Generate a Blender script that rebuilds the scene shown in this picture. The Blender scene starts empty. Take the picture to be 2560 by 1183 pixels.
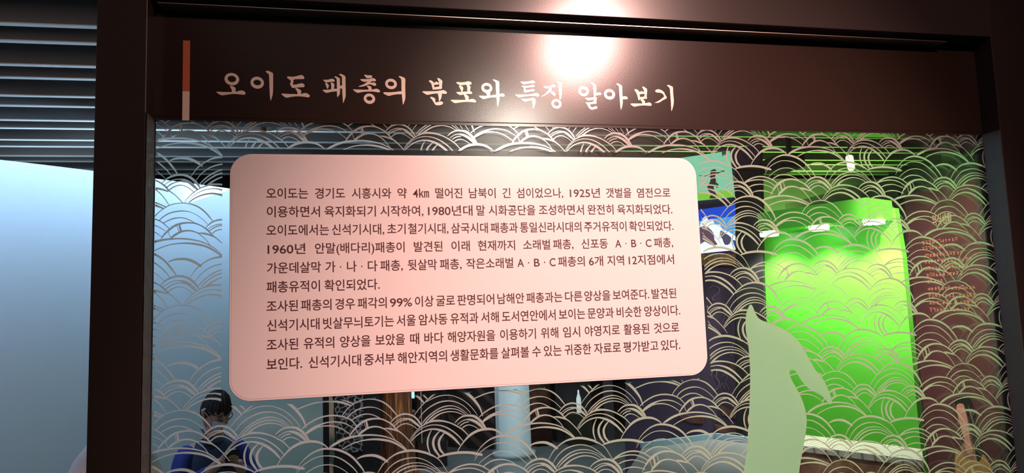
import bpy, bmesh, math, random
from mathutils import Vector, Matrix, Euler
random.seed(7)
S = bpy.context.scene
COL = S.collection
R = math.radians

# ---------------------------------------------------------------- camera
FPX = 1773.385
YAW, PIT, ROL = 0.20717, 0.10028, -0.03536
CZ = 1.6
_f = Vector((math.sin(YAW) * math.cos(PIT), math.cos(YAW) * math.cos(PIT), math.sin(PIT)))
_r = Vector((math.cos(YAW), -math.sin(YAW), 0))
_u = _r.cross(_f)
CR = math.cos(ROL) * _r + math.sin(ROL) * _u
CU = -math.sin(ROL) * _r + math.cos(ROL) * _u
cam = bpy.data.cameras.new('camera')
cam.sensor_width = 36.0
cam.lens = 36.0 * FPX / 2560.0
cam.clip_start = 0.02
cam_ob = bpy.data.objects.new('camera', cam)
cam_ob.matrix_world = Matrix(((CR.x, CU.x, -_f.x, 0), (CR.y, CU.y, -_f.y, 0), (CR.z, CU.z, -_f.z, CZ), (0, 0, 0, 1)))
COL.objects.link(cam_ob)
S.camera = cam_ob


def at(px, py, Y):
    """point on the vertical plane y = Y that photo pixel (px, py) looks at"""
    d = CR * ((px - 1280) / FPX) - CU * ((py - 591.5) / FPX) + _f
    d = d * (Y / d.y)
    return Vector((d.x, Y, CZ + d.z))


def lev(px, py, z):
    """point on the horizontal plane z that photo pixel (px, py) looks at"""
    d = CR * ((px - 1280) / FPX) - CU * ((py - 591.5) / FPX) + _f
    t = (z - CZ) / d.z
    return Vector((d.x * t, d.y * t, z))


# ---------------------------------------------------------------- world, exposure, lights
w = bpy.data.worlds.new('world')
S.world = w
w.use_nodes = True
w.node_tree.nodes['Background'].inputs[0].default_value = (0.55, 0.6, 0.75, 1)
w.node_tree.nodes['Background'].inputs[1].default_value = 0.012
S.view_settings.view_transform = 'Standard'
S.view_settings.look = 'None'
S.view_settings.exposure = 0.0
S.view_settings.gamma = 1.0
S.view_settings.use_curve_mapping = False
S.cycles.max_bounces = 12
S.cycles.transparent_max_bounces = 32
S.cycles.use_denoising = True
S.cycles.sample_clamp_indirect = 4.0


def light(name, kind, loc, target, energy, color, **kw):
    L = bpy.data.lights.new(name, kind)
    L.energy = energy
    L.color = color
    for k, v in kw.items():
        setattr(L, k, v)
    o = bpy.data.objects.new(name, L)
    COL.objects.link(o)
    o.location = loc
    d = Vector(target) - Vector(loc)
    o.rotation_euler = d.to_track_quat('-Z', 'Y').to_euler()
    return o


# warm track spot in front of the partition, above and behind the visitor
light('track_spot', 'SPOT', (1.1, -0.78, 2.95), (0.57, 1.3, 1.46), 450, (1.0, 0.57, 0.50),
      spot_size=R(42), spot_blend=1.0, shadow_soft_size=0.035)
light('track_spot_spill', 'SPOT', (1.1, -0.78, 2.95), (0.1, 1.3, 1.45), 80, (1.0, 0.57, 0.50),
      spot_size=R(95), spot_blend=1.0, shadow_soft_size=0.035)
# second, narrower spot further back on the same track
light('track_spot_rear', 'SPOT', (1.08, -2.35, 2.85), (0.27, 1.3, 2.0), 210, (1.0, 0.88, 0.74),
      spot_size=R(7), spot_blend=1.0, shadow_soft_size=0.045)
# added unseen fills: dim over the visitor's side, cool over the hall behind
light('front_fill', 'AREA', (0.2, -1.6, 3.2), (0.2, -1.6, 0), 3, (1.0, 0.86, 0.8), shape='SQUARE', size=2.0)
light('hall_fill', 'AREA', (1.2, 7.2, 3.25), (1.2, 7.2, 0), 65, (0.82, 0.93, 1.0), shape='SQUARE', size=2.4)
light('aisle_fill', 'AREA', (-2.7, 0.5, 2.5), (-2.3, 4.0, 2.95), 15, (1.0, 0.86, 0.82), shape='SQUARE', size=0.9)  # unseen fill added to lift the baffle faces
light('cool_film_fill', 'SPOT', (-0.9, 2.5, 2.85), (-0.12, 1.3, 1.7), 130, (0.45, 0.75, 1.0), spot_size=R(50), spot_blend=1.0, shadow_soft_size=0.06)  # added out of sight to light the left film bluish
light('blue_baffle_fill', 'AREA', (-1.45, 5.25, 2.42), (-1.6, 4.9, 3.3), 16, (0.55, 0.8, 1.0), shape='RECTANGLE', size=2.6, size_y=0.3)  # unseen lamp added behind the curved wall to brighten baffle undersides
light('cabinet_fill', 'SPOT', (0.15, 5.1, 2.8), (-0.2, 6.6, 0.85), 55, (1.0, 0.9, 0.8), spot_size=R(34), spot_blend=0.9, shadow_soft_size=0.05)  # fill added to brighten the prints on the black cabinet
# unseen fills added to brighten the right-hand exhibits
light('booth_fill', 'SPOT', (1.5, 2.2, 2.86), (2.9, 3.95, 1.5), 90, (1.0, 1.0, 0.95), spot_size=R(52), spot_blend=0.8, shadow_soft_size=0.06)
light('panel_fill', 'SPOT', (2.6, 2.7, 2.86), (4.05, 4.3, 1.5), 520, (1.0, 0.85, 0.75), spot_size=R(46), spot_blend=0.9, shadow_soft_size=0.05)
light('green_baffle_fill', 'AREA', (3.7, 6.3, 2.35), (3.7, 6.3, 3.3), 45, (0.35, 1.0, 0.12), shape='RECTANGLE', size=2.6, size_y=0.5)  # unseen lamp added to turn the far baffle undersides green
light('green_film_fill', 'SPOT', (1.9, 2.15, 2.85), (0.92, 1.3, 1.38), 250, (0.18, 1.0, 0.2), spot_size=R(38), spot_blend=1.0, shadow_soft_size=0.06)  # added above the sight line to light the film green from behind
# ---------------------------------------------------------------- materials
def mat(name, color, rough=0.6, metal=0.0, spec=0.5, bump=0.0, bscale=60.0, var=0.06, vscale=8.0, emit=None, estr=0.0, coat=0.0):
    m = bpy.data.materials.new(name)
    m.use_nodes = True
    nt = m.node_tree
    b = nt.nodes['Principled BSDF']
    b.inputs['Roughness'].default_value = rough
    b.inputs['Metallic'].default_value = metal
    b.inputs['Specular IOR Level'].default_value = spec
    b.inputs['Coat Weight'].default_value = coat
    tc = nt.nodes.new('ShaderNodeTexCoord')
    if var > 0:
        n = nt.nodes.new('ShaderNodeTexNoise')
        n.inputs['Scale'].default_value = vscale
        n.inputs['Detail'].default_value = 4
        nt.links.new(tc.outputs['Object'], n.inputs['Vector'])
        mx = nt.nodes.new('ShaderNodeMix')
        mx.data_type = 'RGBA'
        mx.inputs['A'].default_value = tuple(c * (1 - var) for c in color) + (1,)
        mx.inputs['B'].default_value = tuple(min(1, c * (1 + var)) for c in color) + (1,)
        nt.links.new(n.outputs['Fac'], mx.inputs['Factor'])
        nt.links.new(mx.outputs['Result'], b.inputs['Base Color'])
    else:
        b.inputs['Base Color'].default_value = tuple(color) + (1,)
    if bump > 0:
        n2 = nt.nodes.new('ShaderNodeTexNoise')
        n2.inputs['Scale'].default_value = bscale
        n2.inputs['Detail'].default_value = 3
        nt.links.new(tc.outputs['Object'], n2.inputs['Vector'])
        bp = nt.nodes.new('ShaderNodeBump')
        bp.inputs['Strength'].default_value = bump
        bp.inputs['Distance'].default_value = 0.002
        nt.links.new(n2.outputs['Fac'], bp.inputs['Height'])
        nt.links.new(bp.outputs['Normal'], b.inputs['Normal'])
    if emit:
        b.inputs['Emission Color'].default_value = tuple(emit) + (1,)
        b.inputs['Emission Strength'].default_value = estr
    return m


def ramp_mat(name, tex, stops, rough=0.6, coord='Object', mapping=None, bump=0.0, emit=0.0, **tp):
    """procedural material: a texture run through a colour ramp"""
    m = bpy.data.materials.new(name)
    m.use_nodes = True
    nt = m.node_tree
    b = nt.nodes['Principled BSDF']
    b.inputs['Roughness'].default_value = rough
    tc = nt.nodes.new('ShaderNodeTexCoord')
    mp = nt.nodes.new('ShaderNodeMapping')
    nt.links.new(tc.outputs[coord], mp.inputs['Vector'])
    if mapping:
        mp.inputs['Scale'].default_value = mapping
    t = nt.nodes.new(tex)
    for k, v in tp.items():
        if hasattr(t, k):
            setattr(t, k, v)
        else:
            t.inputs[k.replace('_', ' ')].default_value = v
    nt.links.new(mp.outputs['Vector'], t.inputs['Vector'])
    out = t.outputs.get('Fac') or t.outputs.get('Distance')
    cr = nt.nodes.new('ShaderNodeValToRGB')
    e = cr.color_ramp.elements
    while len(e) < len(stops):
        e.new(0.5)
    for i, (p, c) in enumerate(stops):
        e[i].position = p
        e[i].color = tuple(c) + (1,)
    nt.links.new(out, cr.inputs['Fac'])
    nt.links.new(cr.outputs['Color'], b.inputs['Base Color'])
    if bump:
        bp = nt.nodes.new('ShaderNodeBump')
        bp.inputs['Strength'].default_value = bump
        bp.inputs['Distance'].default_value = 0.01
        nt.links.new(out, bp.inputs['Height'])
        nt.links.new(bp.outputs['Normal'], b.inputs['Normal'])
    if emit:
        nt.links.new(cr.outputs['Color'], b.inputs['Emission Color'])
        b.inputs['Emission Strength'].default_value = emit
    return m


def glass_mat(name, tint=(0.97, 0.98, 0.98), refl=1.0):
    m = bpy.data.materials.new(name)
    m.use_nodes = True
    nt = m.node_tree
    nt.nodes.remove(nt.nodes['Principled BSDF'])
    o = nt.nodes['Material Output']
    t = nt.nodes.new('ShaderNodeBsdfTransparent')
    t.inputs[0].default_value = tint + (1,)
    g = nt.nodes.new('ShaderNodeBsdfGlossy')
    g.inputs['Roughness'].default_value = 0.25
    fr = nt.nodes.new('ShaderNodeFresnel')
    fr.inputs['IOR'].default_value = 1.45
    mx = nt.nodes.new('ShaderNodeMixShader')
    ml = nt.nodes.new('ShaderNodeMath')
    ml.operation = 'MULTIPLY'
    ml.inputs[1].default_value = refl
    nt.links.new(fr.outputs[0], ml.inputs[0])
    nt.links.new(ml.outputs[0], mx.inputs[0])
    nt.links.new(t.outputs[0], mx.inputs[1])
    nt.links.new(g.outputs[0], mx.inputs[2])
    nt.links.new(mx.outputs[0], o.inputs[0])
    return m


def film_mat(name, color, trans=0.4, gloss=0.06, rough=0.25):
    """translucent matte vinyl film"""
    m = bpy.data.materials.new(name)
    m.use_nodes = True
    nt = m.node_tree
    nt.nodes.remove(nt.nodes['Principled BSDF'])
    o = nt.nodes['Material Output']
    d = nt.nodes.new('ShaderNodeBsdfDiffuse')
    d.inputs[0].default_value = color + (1,)
    t = nt.nodes.new('ShaderNodeBsdfTranslucent')
    t.inputs[0].default_value = color + (1,)
    g = nt.nodes.new('ShaderNodeBsdfGlossy')
    g.inputs['Roughness'].default_value = rough
    a = nt.nodes.new('ShaderNodeMixShader')
    a.inputs[0].default_value = trans
    b = nt.nodes.new('ShaderNodeMixShader')
    b.inputs[0].default_value = gloss
    nt.links.new(d.outputs[0], a.inputs[1])
    nt.links.new(t.outputs[0], a.inputs[2])
    nt.links.new(a.outputs[0], b.inputs[1])
    nt.links.new(g.outputs[0], b.inputs[2])
    nt.links.new(b.outputs[0], o.inputs[0])
    return m


M = {}
M['frame'] = mat('dark brown powder coat', (0.024, 0.016, 0.014), 0.55, spec=0.3, bump=0.03, bscale=900)
M['fascia'] = mat('brown coated fascia', (0.03, 0.018, 0.014), 0.2, spec=0.3, bump=0.022, bscale=700, var=0.05)
M['header'] = mat('brown coated header', (0.04, 0.031, 0.028), 0.22, spec=0.4, bump=0.02, bscale=700, var=0.05)
M['film'] = mat('wrinkled dark film', (0.12, 0.1, 0.085), 0.35, bump=1.0, bscale=70, spec=0.6)
M['edge'] = mat('gold highlight line', (0.55, 0.45, 0.32), 0.35, metal=0.8)
M['leak_lip'] = mat('leak line metal', (0.6, 0.55, 0.5), 0.3, metal=0.9)
M['letter'] = mat('cream lettering vinyl', (0.93, 0.80, 0.67), 0.25, var=0.02)
M['orange'] = mat('rust orange vinyl', (0.62, 0.15, 0.06), 0.5, var=0.03)
M['board'] = mat('white acrylic board', (0.83, 0.78, 0.76), 0.45, spec=0.4, var=0.015, vscale=3)
M['backing'] = mat('dark maroon backing', (0.01, 0.004, 0.004), 0.6, spec=0.2)
M['text'] = mat('dark maroon print', (0.075, 0.016, 0.02), 0.6, var=0.0)
M['glass'] = glass_mat('clear partition glass', refl=0.35)
M['wave'] = film_mat('cream wave film', (0.72, 0.73, 0.65), 0.58, 0.2, 0.19)
M['whale'] = film_mat('cream cut film', (0.72, 0.73, 0.65), 0.82, 0.015, 0.3)
M['jamb'] = mat('grey glossy jamb', (0.1, 0.1, 0.112), 0.3, bump=0.25, bscale=160, spec=0.5)
M['black'] = mat('matte black', (0.012, 0.011, 0.012), 0.6)
M['charcoal'] = mat('charcoal panel', (0.03, 0.028, 0.032), 0.5)
M['slat'] = mat('grey brown baffle paint', (0.2, 0.17, 0.16), 0.65, var=0.08)
M['slat_lit'] = mat('lit-tone baffle edge', (0.85, 0.85, 0.84), 0.5, var=0.03)  # lighter copy of the baffle colour, standing in for light from below
M['ceil'] = mat('dark ceiling', (0.02, 0.019, 0.02), 0.8)
M['floor'] = mat('polished teal grey floor', (0.18, 0.2, 0.205), 0.28, spec=0.5, var=0.12, vscale=2.0)
M['wallblue'] = mat('pale wall paint', (0.78, 0.79, 0.8), 0.7, spec=0.3, var=0.025, vscale=20)
M['white'] = mat('white paint', (0.8, 0.8, 0.8), 0.5)
M['purple'] = mat('dusky purple wall', (0.105, 0.07, 0.12), 0.7, var=0.12, vscale=3)
M['lavender'] = mat('lavender grey wall', (0.1, 0.085, 0.12), 0.7)
M['green'] = mat('green screen paint', (0.15, 0.78, 0.05), 0.35, spec=0.35, var=0.02)
M['maroon'] = mat('maroon graphic panel', (0.115, 0.035, 0.04), 0.55, var=0.08, vscale=3)
M['orange_print'] = mat('orange print', (0.62, 0.24, 0.13), 0.6, var=0.0)
M['brownwall'] = mat('dark brown strip', (0.06, 0.047, 0.038), 0.6)
# ---------------------------------------------------------------- builders
def new_ob(name, bm, m, parent=None, smooth=False):
    me = bpy.data.meshes.new(name)
    bm.normal_update()
    bm.to_mesh(me)
    bm.free()
    for x in (m if isinstance(m, (list, tuple)) else [m]):
        me.materials.append(x)
    if smooth:
        for p in me.polygons:
            p.use_smooth = True
    o = bpy.data.objects.new(name, me)
    COL.objects.link(o)
    if parent:
        put(o, parent)
    return o


def put(o, parent):
    """parent o without moving it"""
    o.parent = parent
    o.matrix_parent_inverse = Matrix.Translation(parent.location).inverted() if parent.rotation_euler == Euler((0, 0, 0)) \
        else (Matrix.Translation(parent.location) @ parent.rotation_euler.to_matrix().to_4x4()).inverted()


def tag(o, label=None, cat=None, group=None, kind=None):
    for k, v in (('label', label), ('category', cat), ('group', group), ('kind', kind)):
        if v:
            o[k] = v
    return o


def thing(name, loc, label, cat, group=None):
    o = bpy.data.objects.new(name, None)
    o.empty_display_size = 0.1
    COL.objects.link(o)
    o.location = loc
    return tag(o, label, cat, group)


def bx(bm, x0, x1, y0, y1, z0, z1, mi=0):
    vs = [bm.verts.new(p) for p in ((x0, y0, z0), (x1, y0, z0), (x1, y1, z0), (x0, y1, z0), (x0, y0, z1), (x1, y0, z1), (x1, y1, z1), (x0, y1, z1))]
    for f in ((3, 2, 1, 0), (4, 5, 6, 7), (0, 1, 5, 4), (1, 2, 6, 5), (2, 3, 7, 6), (3, 0, 4, 7)):
        bm.faces.new([vs[i] for i in f]).material_index = mi
    return vs


def box(name, x0, x1, y0, y1, z0, z1, m, parent=None, bev=0.0):
    bm = bmesh.new()
    bx(bm, min(x0, x1), max(x0, x1), y0, y1, z0, z1)
    if bev:
        bmesh.ops.bevel(bm, geom=bm.edges[:], offset=bev, segments=2, affect='EDGES', profile=0.6)
    return new_ob(name, bm, m, parent)


def slab(bm, pts, n, t, mi=0):
    """extrude the planar outline pts by thickness t along n"""
    n = Vector(n).normalized()
    a = [bm.verts.new(p) for p in pts]
    b = [bm.verts.new(Vector(p) + n * t) for p in pts]
    k = len(pts)
    fs = [bm.faces.new(a[::-1]), bm.faces.new(b)]
    for i in range(k):
        fs.append(bm.faces.new((a[i], a[(i + 1) % k], b[(i + 1) % k], b[i])))
    for f in fs:
        f.material_index = mi
    bmesh.ops.recalc_face_normals(bm, faces=fs)
    return fs


def prism(name, pts, n, t, m, parent=None, bev=0.0):
    bm = bmesh.new()
    slab(bm, pts, n, t)
    if bev:
        bmesh.ops.bevel(bm, geom=bm.edges[:], offset=bev, segments=2, affect='EDGES')
    return new_ob(name, bm, m, parent)


def tube(bm, pts, rad, seg=8, cap=True, mi=0):
    pts = [Vector(p) for p in pts]
    rings = []
    up = Vector((0.13, 0.21, 1)).normalized()
    for i, p in enumerate(pts):
        d = (pts[min(i + 1, len(pts) - 1)] - pts[max(i - 1, 0)]).normalized()
        u = d.cross(up)
        if u.length < 1e-3:
            u = d.cross(Vector((1, 0, 0)))
        u.normalize()
        v = d.cross(u)
        r = rad[i] if isinstance(rad, (list, tuple)) else rad
        rings.append([bm.verts.new(p + (u * math.cos(2 * math.pi * k / seg) + v * math.sin(2 * math.pi * k / seg)) * r) for k in range(seg)])
    fs = []
    for a, b in zip(rings, rings[1:]):
        for k in range(seg):
            fs.append(bm.faces.new((a[k], a[(k + 1) % seg], b[(k + 1) % seg], b[k])))
    if cap:
        fs.append(bm.faces.new(rings[0][::-1]))
        fs.append(bm.faces.new(rings[-1]))
    for f in fs:
        f.material_index = mi
    bmesh.ops.recalc_face_normals(bm, faces=fs)


def lathe(bm, prof, cx, cy, seg=32, wob=None, mi=0):
    rings = []
    for i, (r, z) in enumerate(prof):
        rings.append([bm.verts.new((cx + (r + (wob(i, k) if wob else 0)) * math.cos(2 * math.pi * k / seg),
                                    cy + (r + (wob(i, k) if wob else 0)) * math.sin(2 * math.pi * k / seg), z)) for k in range(seg)])
    fs = []
    for a, b in zip(rings, rings[1:]):
        for k in range(seg):
            fs.append(bm.faces.new((a[k], a[(k + 1) % seg], b[(k + 1) % seg], b[k])))
    fs.append(bm.faces.new(rings[0][::-1]))
    fs.append(bm.faces.new(rings[-1]))
    for f in fs:
        f.material_index = mi


def spline(P, n):
    """Catmull-Rom through the points of P (any dimension), n steps per span"""
    out = []
    for i in range(len(P) - 1):
        p0, p1, p2, p3 = P[max(i - 1, 0)], P[i], P[i + 1], P[min(i + 2, len(P) - 1)]
        for s in range(n):
            t = s / n
            out.append(tuple(0.5 * (2 * b + (c - a) * t + (2 * a - 5 * b + 4 * c - d) * t * t + (3 * b - a - 3 * c + d) * t ** 3)
                             for a, b, c, d in zip(p0, p1, p2, p3)))
    out.append(tuple(P[-1]))
    return out


def cspline(P, n):
    k = len(P)
    out = []
    for i in range(k):
        p0, p1, p2, p3 = P[i - 1], P[i], P[(i + 1) % k], P[(i + 2) % k]
        for s in range(n):
            t = s / n
            out.append(tuple(0.5 * (2 * b + (c - a) * t + (2 * a - 5 * b + 4 * c - d) * t * t + (3 * b - a - 3 * c + d) * t ** 3)
                             for a, b, c, d in zip(p0, p1, p2, p3)))
    return out


def flat_fill(bm, loops):
    """fill flat outlines (outer + holes) lying in a plane y = const; faces look to -y"""
    es = []
    for lp in loops:
        vs = [bm.verts.new(p) for p in lp]
        es += [bm.edges.new((vs[i], vs[(i + 1) % len(vs)])) for i in range(len(vs))]
    r = bmesh.ops.triangle_fill(bm, use_beauty=True, edges=es)
    fs = [g for g in r['geom'] if isinstance(g, bmesh.types.BMFace)]
    for f in fs:
        f.normal_update()
        if f.normal.y > 0:
            f.normal_flip()
# ---------------------------------------------------------------- the room shell
def structure(name, bm, m):
    return tag(new_ob(name, bm, m), kind='structure')


def sbox(name, x0, x1, y0, y1, z0, z1, m):
    return tag(box(name, x0, x1, y0, y1, z0, z1, m), kind='structure')


sbox('floor', -6.5, 8.0, -3.6, 9.2, -0.1, 0.0, M['floor'])
sbox('ceiling', -6.5, 8.0, -3.6, 9.2, 3.3, 3.4, M['ceil'])
sbox('wall_back', -6.5, 8.0, 9.0, 9.2, 0.0, 3.3, M['charcoal'])
sbox('wall_left', -6.5, -6.3, -3.6, 9.0, 0.0, 3.3, M['charcoal'])
sbox('wall_front', -6.5, 8.0, -3.6, -3.4, 0.0, 3.3, M['charcoal'])

# ---------------------------------------------------------------- the partition: posts, header, fascia, glass, film
YG = 1.30                        # plane of film, fascia and lettering
YF = 1.254                       # front of the posts and the header
XL, XR = -0.353, 1.349           # clear opening
ZT = 1.9455                      # lower edge of the fascia
part = thing('glass_partition', (0.5, 1.35, 0), 'dark brown framed glass partition with cream wave film and a titled head panel', 'partition')
part['kind'] = 'thing'


def post(x0, x1):
    p = box('post', x0, x1, YF, 1.316, 0.0, 2.72, M['frame'], part, 0.0012)
    return p


post(-0.4305, XL)
post(XR, 1.62)
box('header_beam', XL, XR, YF, 1.42, 2.1535, 2.72, M['header'], part, 0.0012)
box('sill', XL, XR, YF, 1.42, 0.0, 0.45, M['frame'], part, 0.0012)
fas = box('fascia', XL, XR, YG - 0.0008, 1.335, ZT, 2.1535, M['fascia'], part)
box('light_line', XL + 0.012, XR - 0.1, 1.268, YG - 0.0006, 2.1432, 2.1443, M['leak_lip'], fas)  # thin lip added to imitate light leaking under the header
box('seam_strip', XL, XR, YG - 0.0011, YG - 0.0008, ZT + 0.0055, ZT + 0.0072, M['backing'], fas)
box('light_line', XL - 0.0012, XL + 0.0002, YF - 0.0006, YF + 0.0006, ZT + 0.0, 2.1535, M['edge'], part)  # gold strip paints in the highlight along the post edge


def jamb_film(x, side, z0, z1, m):
    """wrinkled film laid over the inner face of a post"""
    bm = bmesh.new()
    ny, nz = 8, 170
    g = []
    for j in range(nz + 1):
        z = z0 + (z1 - z0) * j / nz
        row = []
        for i in range(ny + 1):
            t = i / ny
            y = YF + 0.001 + (YG - 0.0015 - YF) * t
            a = math.sin(z * 95 + 1.7 * math.sin(z * 41) + 2.2 * t) * math.sin(z * 23 + 0.8)
            b = math.sin(z * 210 - 4 * t + 2 * math.sin(z * 60))
            row.append(bm.verts.new((x + side * (0.0016 + (0.0011 * a + 0.0005 * b) * math.sin(math.pi * min(1, t * 1.2 + 0.05))), y, z)))
        g.append(row)
    for j in range(nz):
        for i in range(ny):
            f = bm.faces.new((g[j][i], g[j][i + 1], g[j + 1][i + 1], g[j + 1][i]))
            if side < 0:
                f.normal_flip()
    return new_ob('jamb_film', bm, m, part, True)


jamb_film(XL, 1, 0.45, ZT - 0.0005, M['film'])
box('jamb', XR - 0.0015, XR, YF + 0.001, YG - 0.001, 0.45, ZT, M['jamb'], part)
pane = box('glass_pane', XL, XR, YG + 0.0012, YG + 0.0092, 0.45, ZT, M['glass'], part)

# accent bar at the left end of the head panel: rust orange above, cream below
xa, xb = at(457.5, 170, YG).x, at(475, 170, YG).x
zt, zm = at(466, 102, YG).z, at(466, 229, YG).z
o = box('accent_bar', xa, xb, YG - 0.0014, YG - 0.0008, zm, zt, M['orange'], fas)
o['label'] = 'rust orange upper accent bar'
o = box('accent_bar', xa, xb, YG - 0.0014, YG - 0.0008, ZT, zm, M['letter'], fas)
o['label'] = 'cream lower accent bar'

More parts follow.
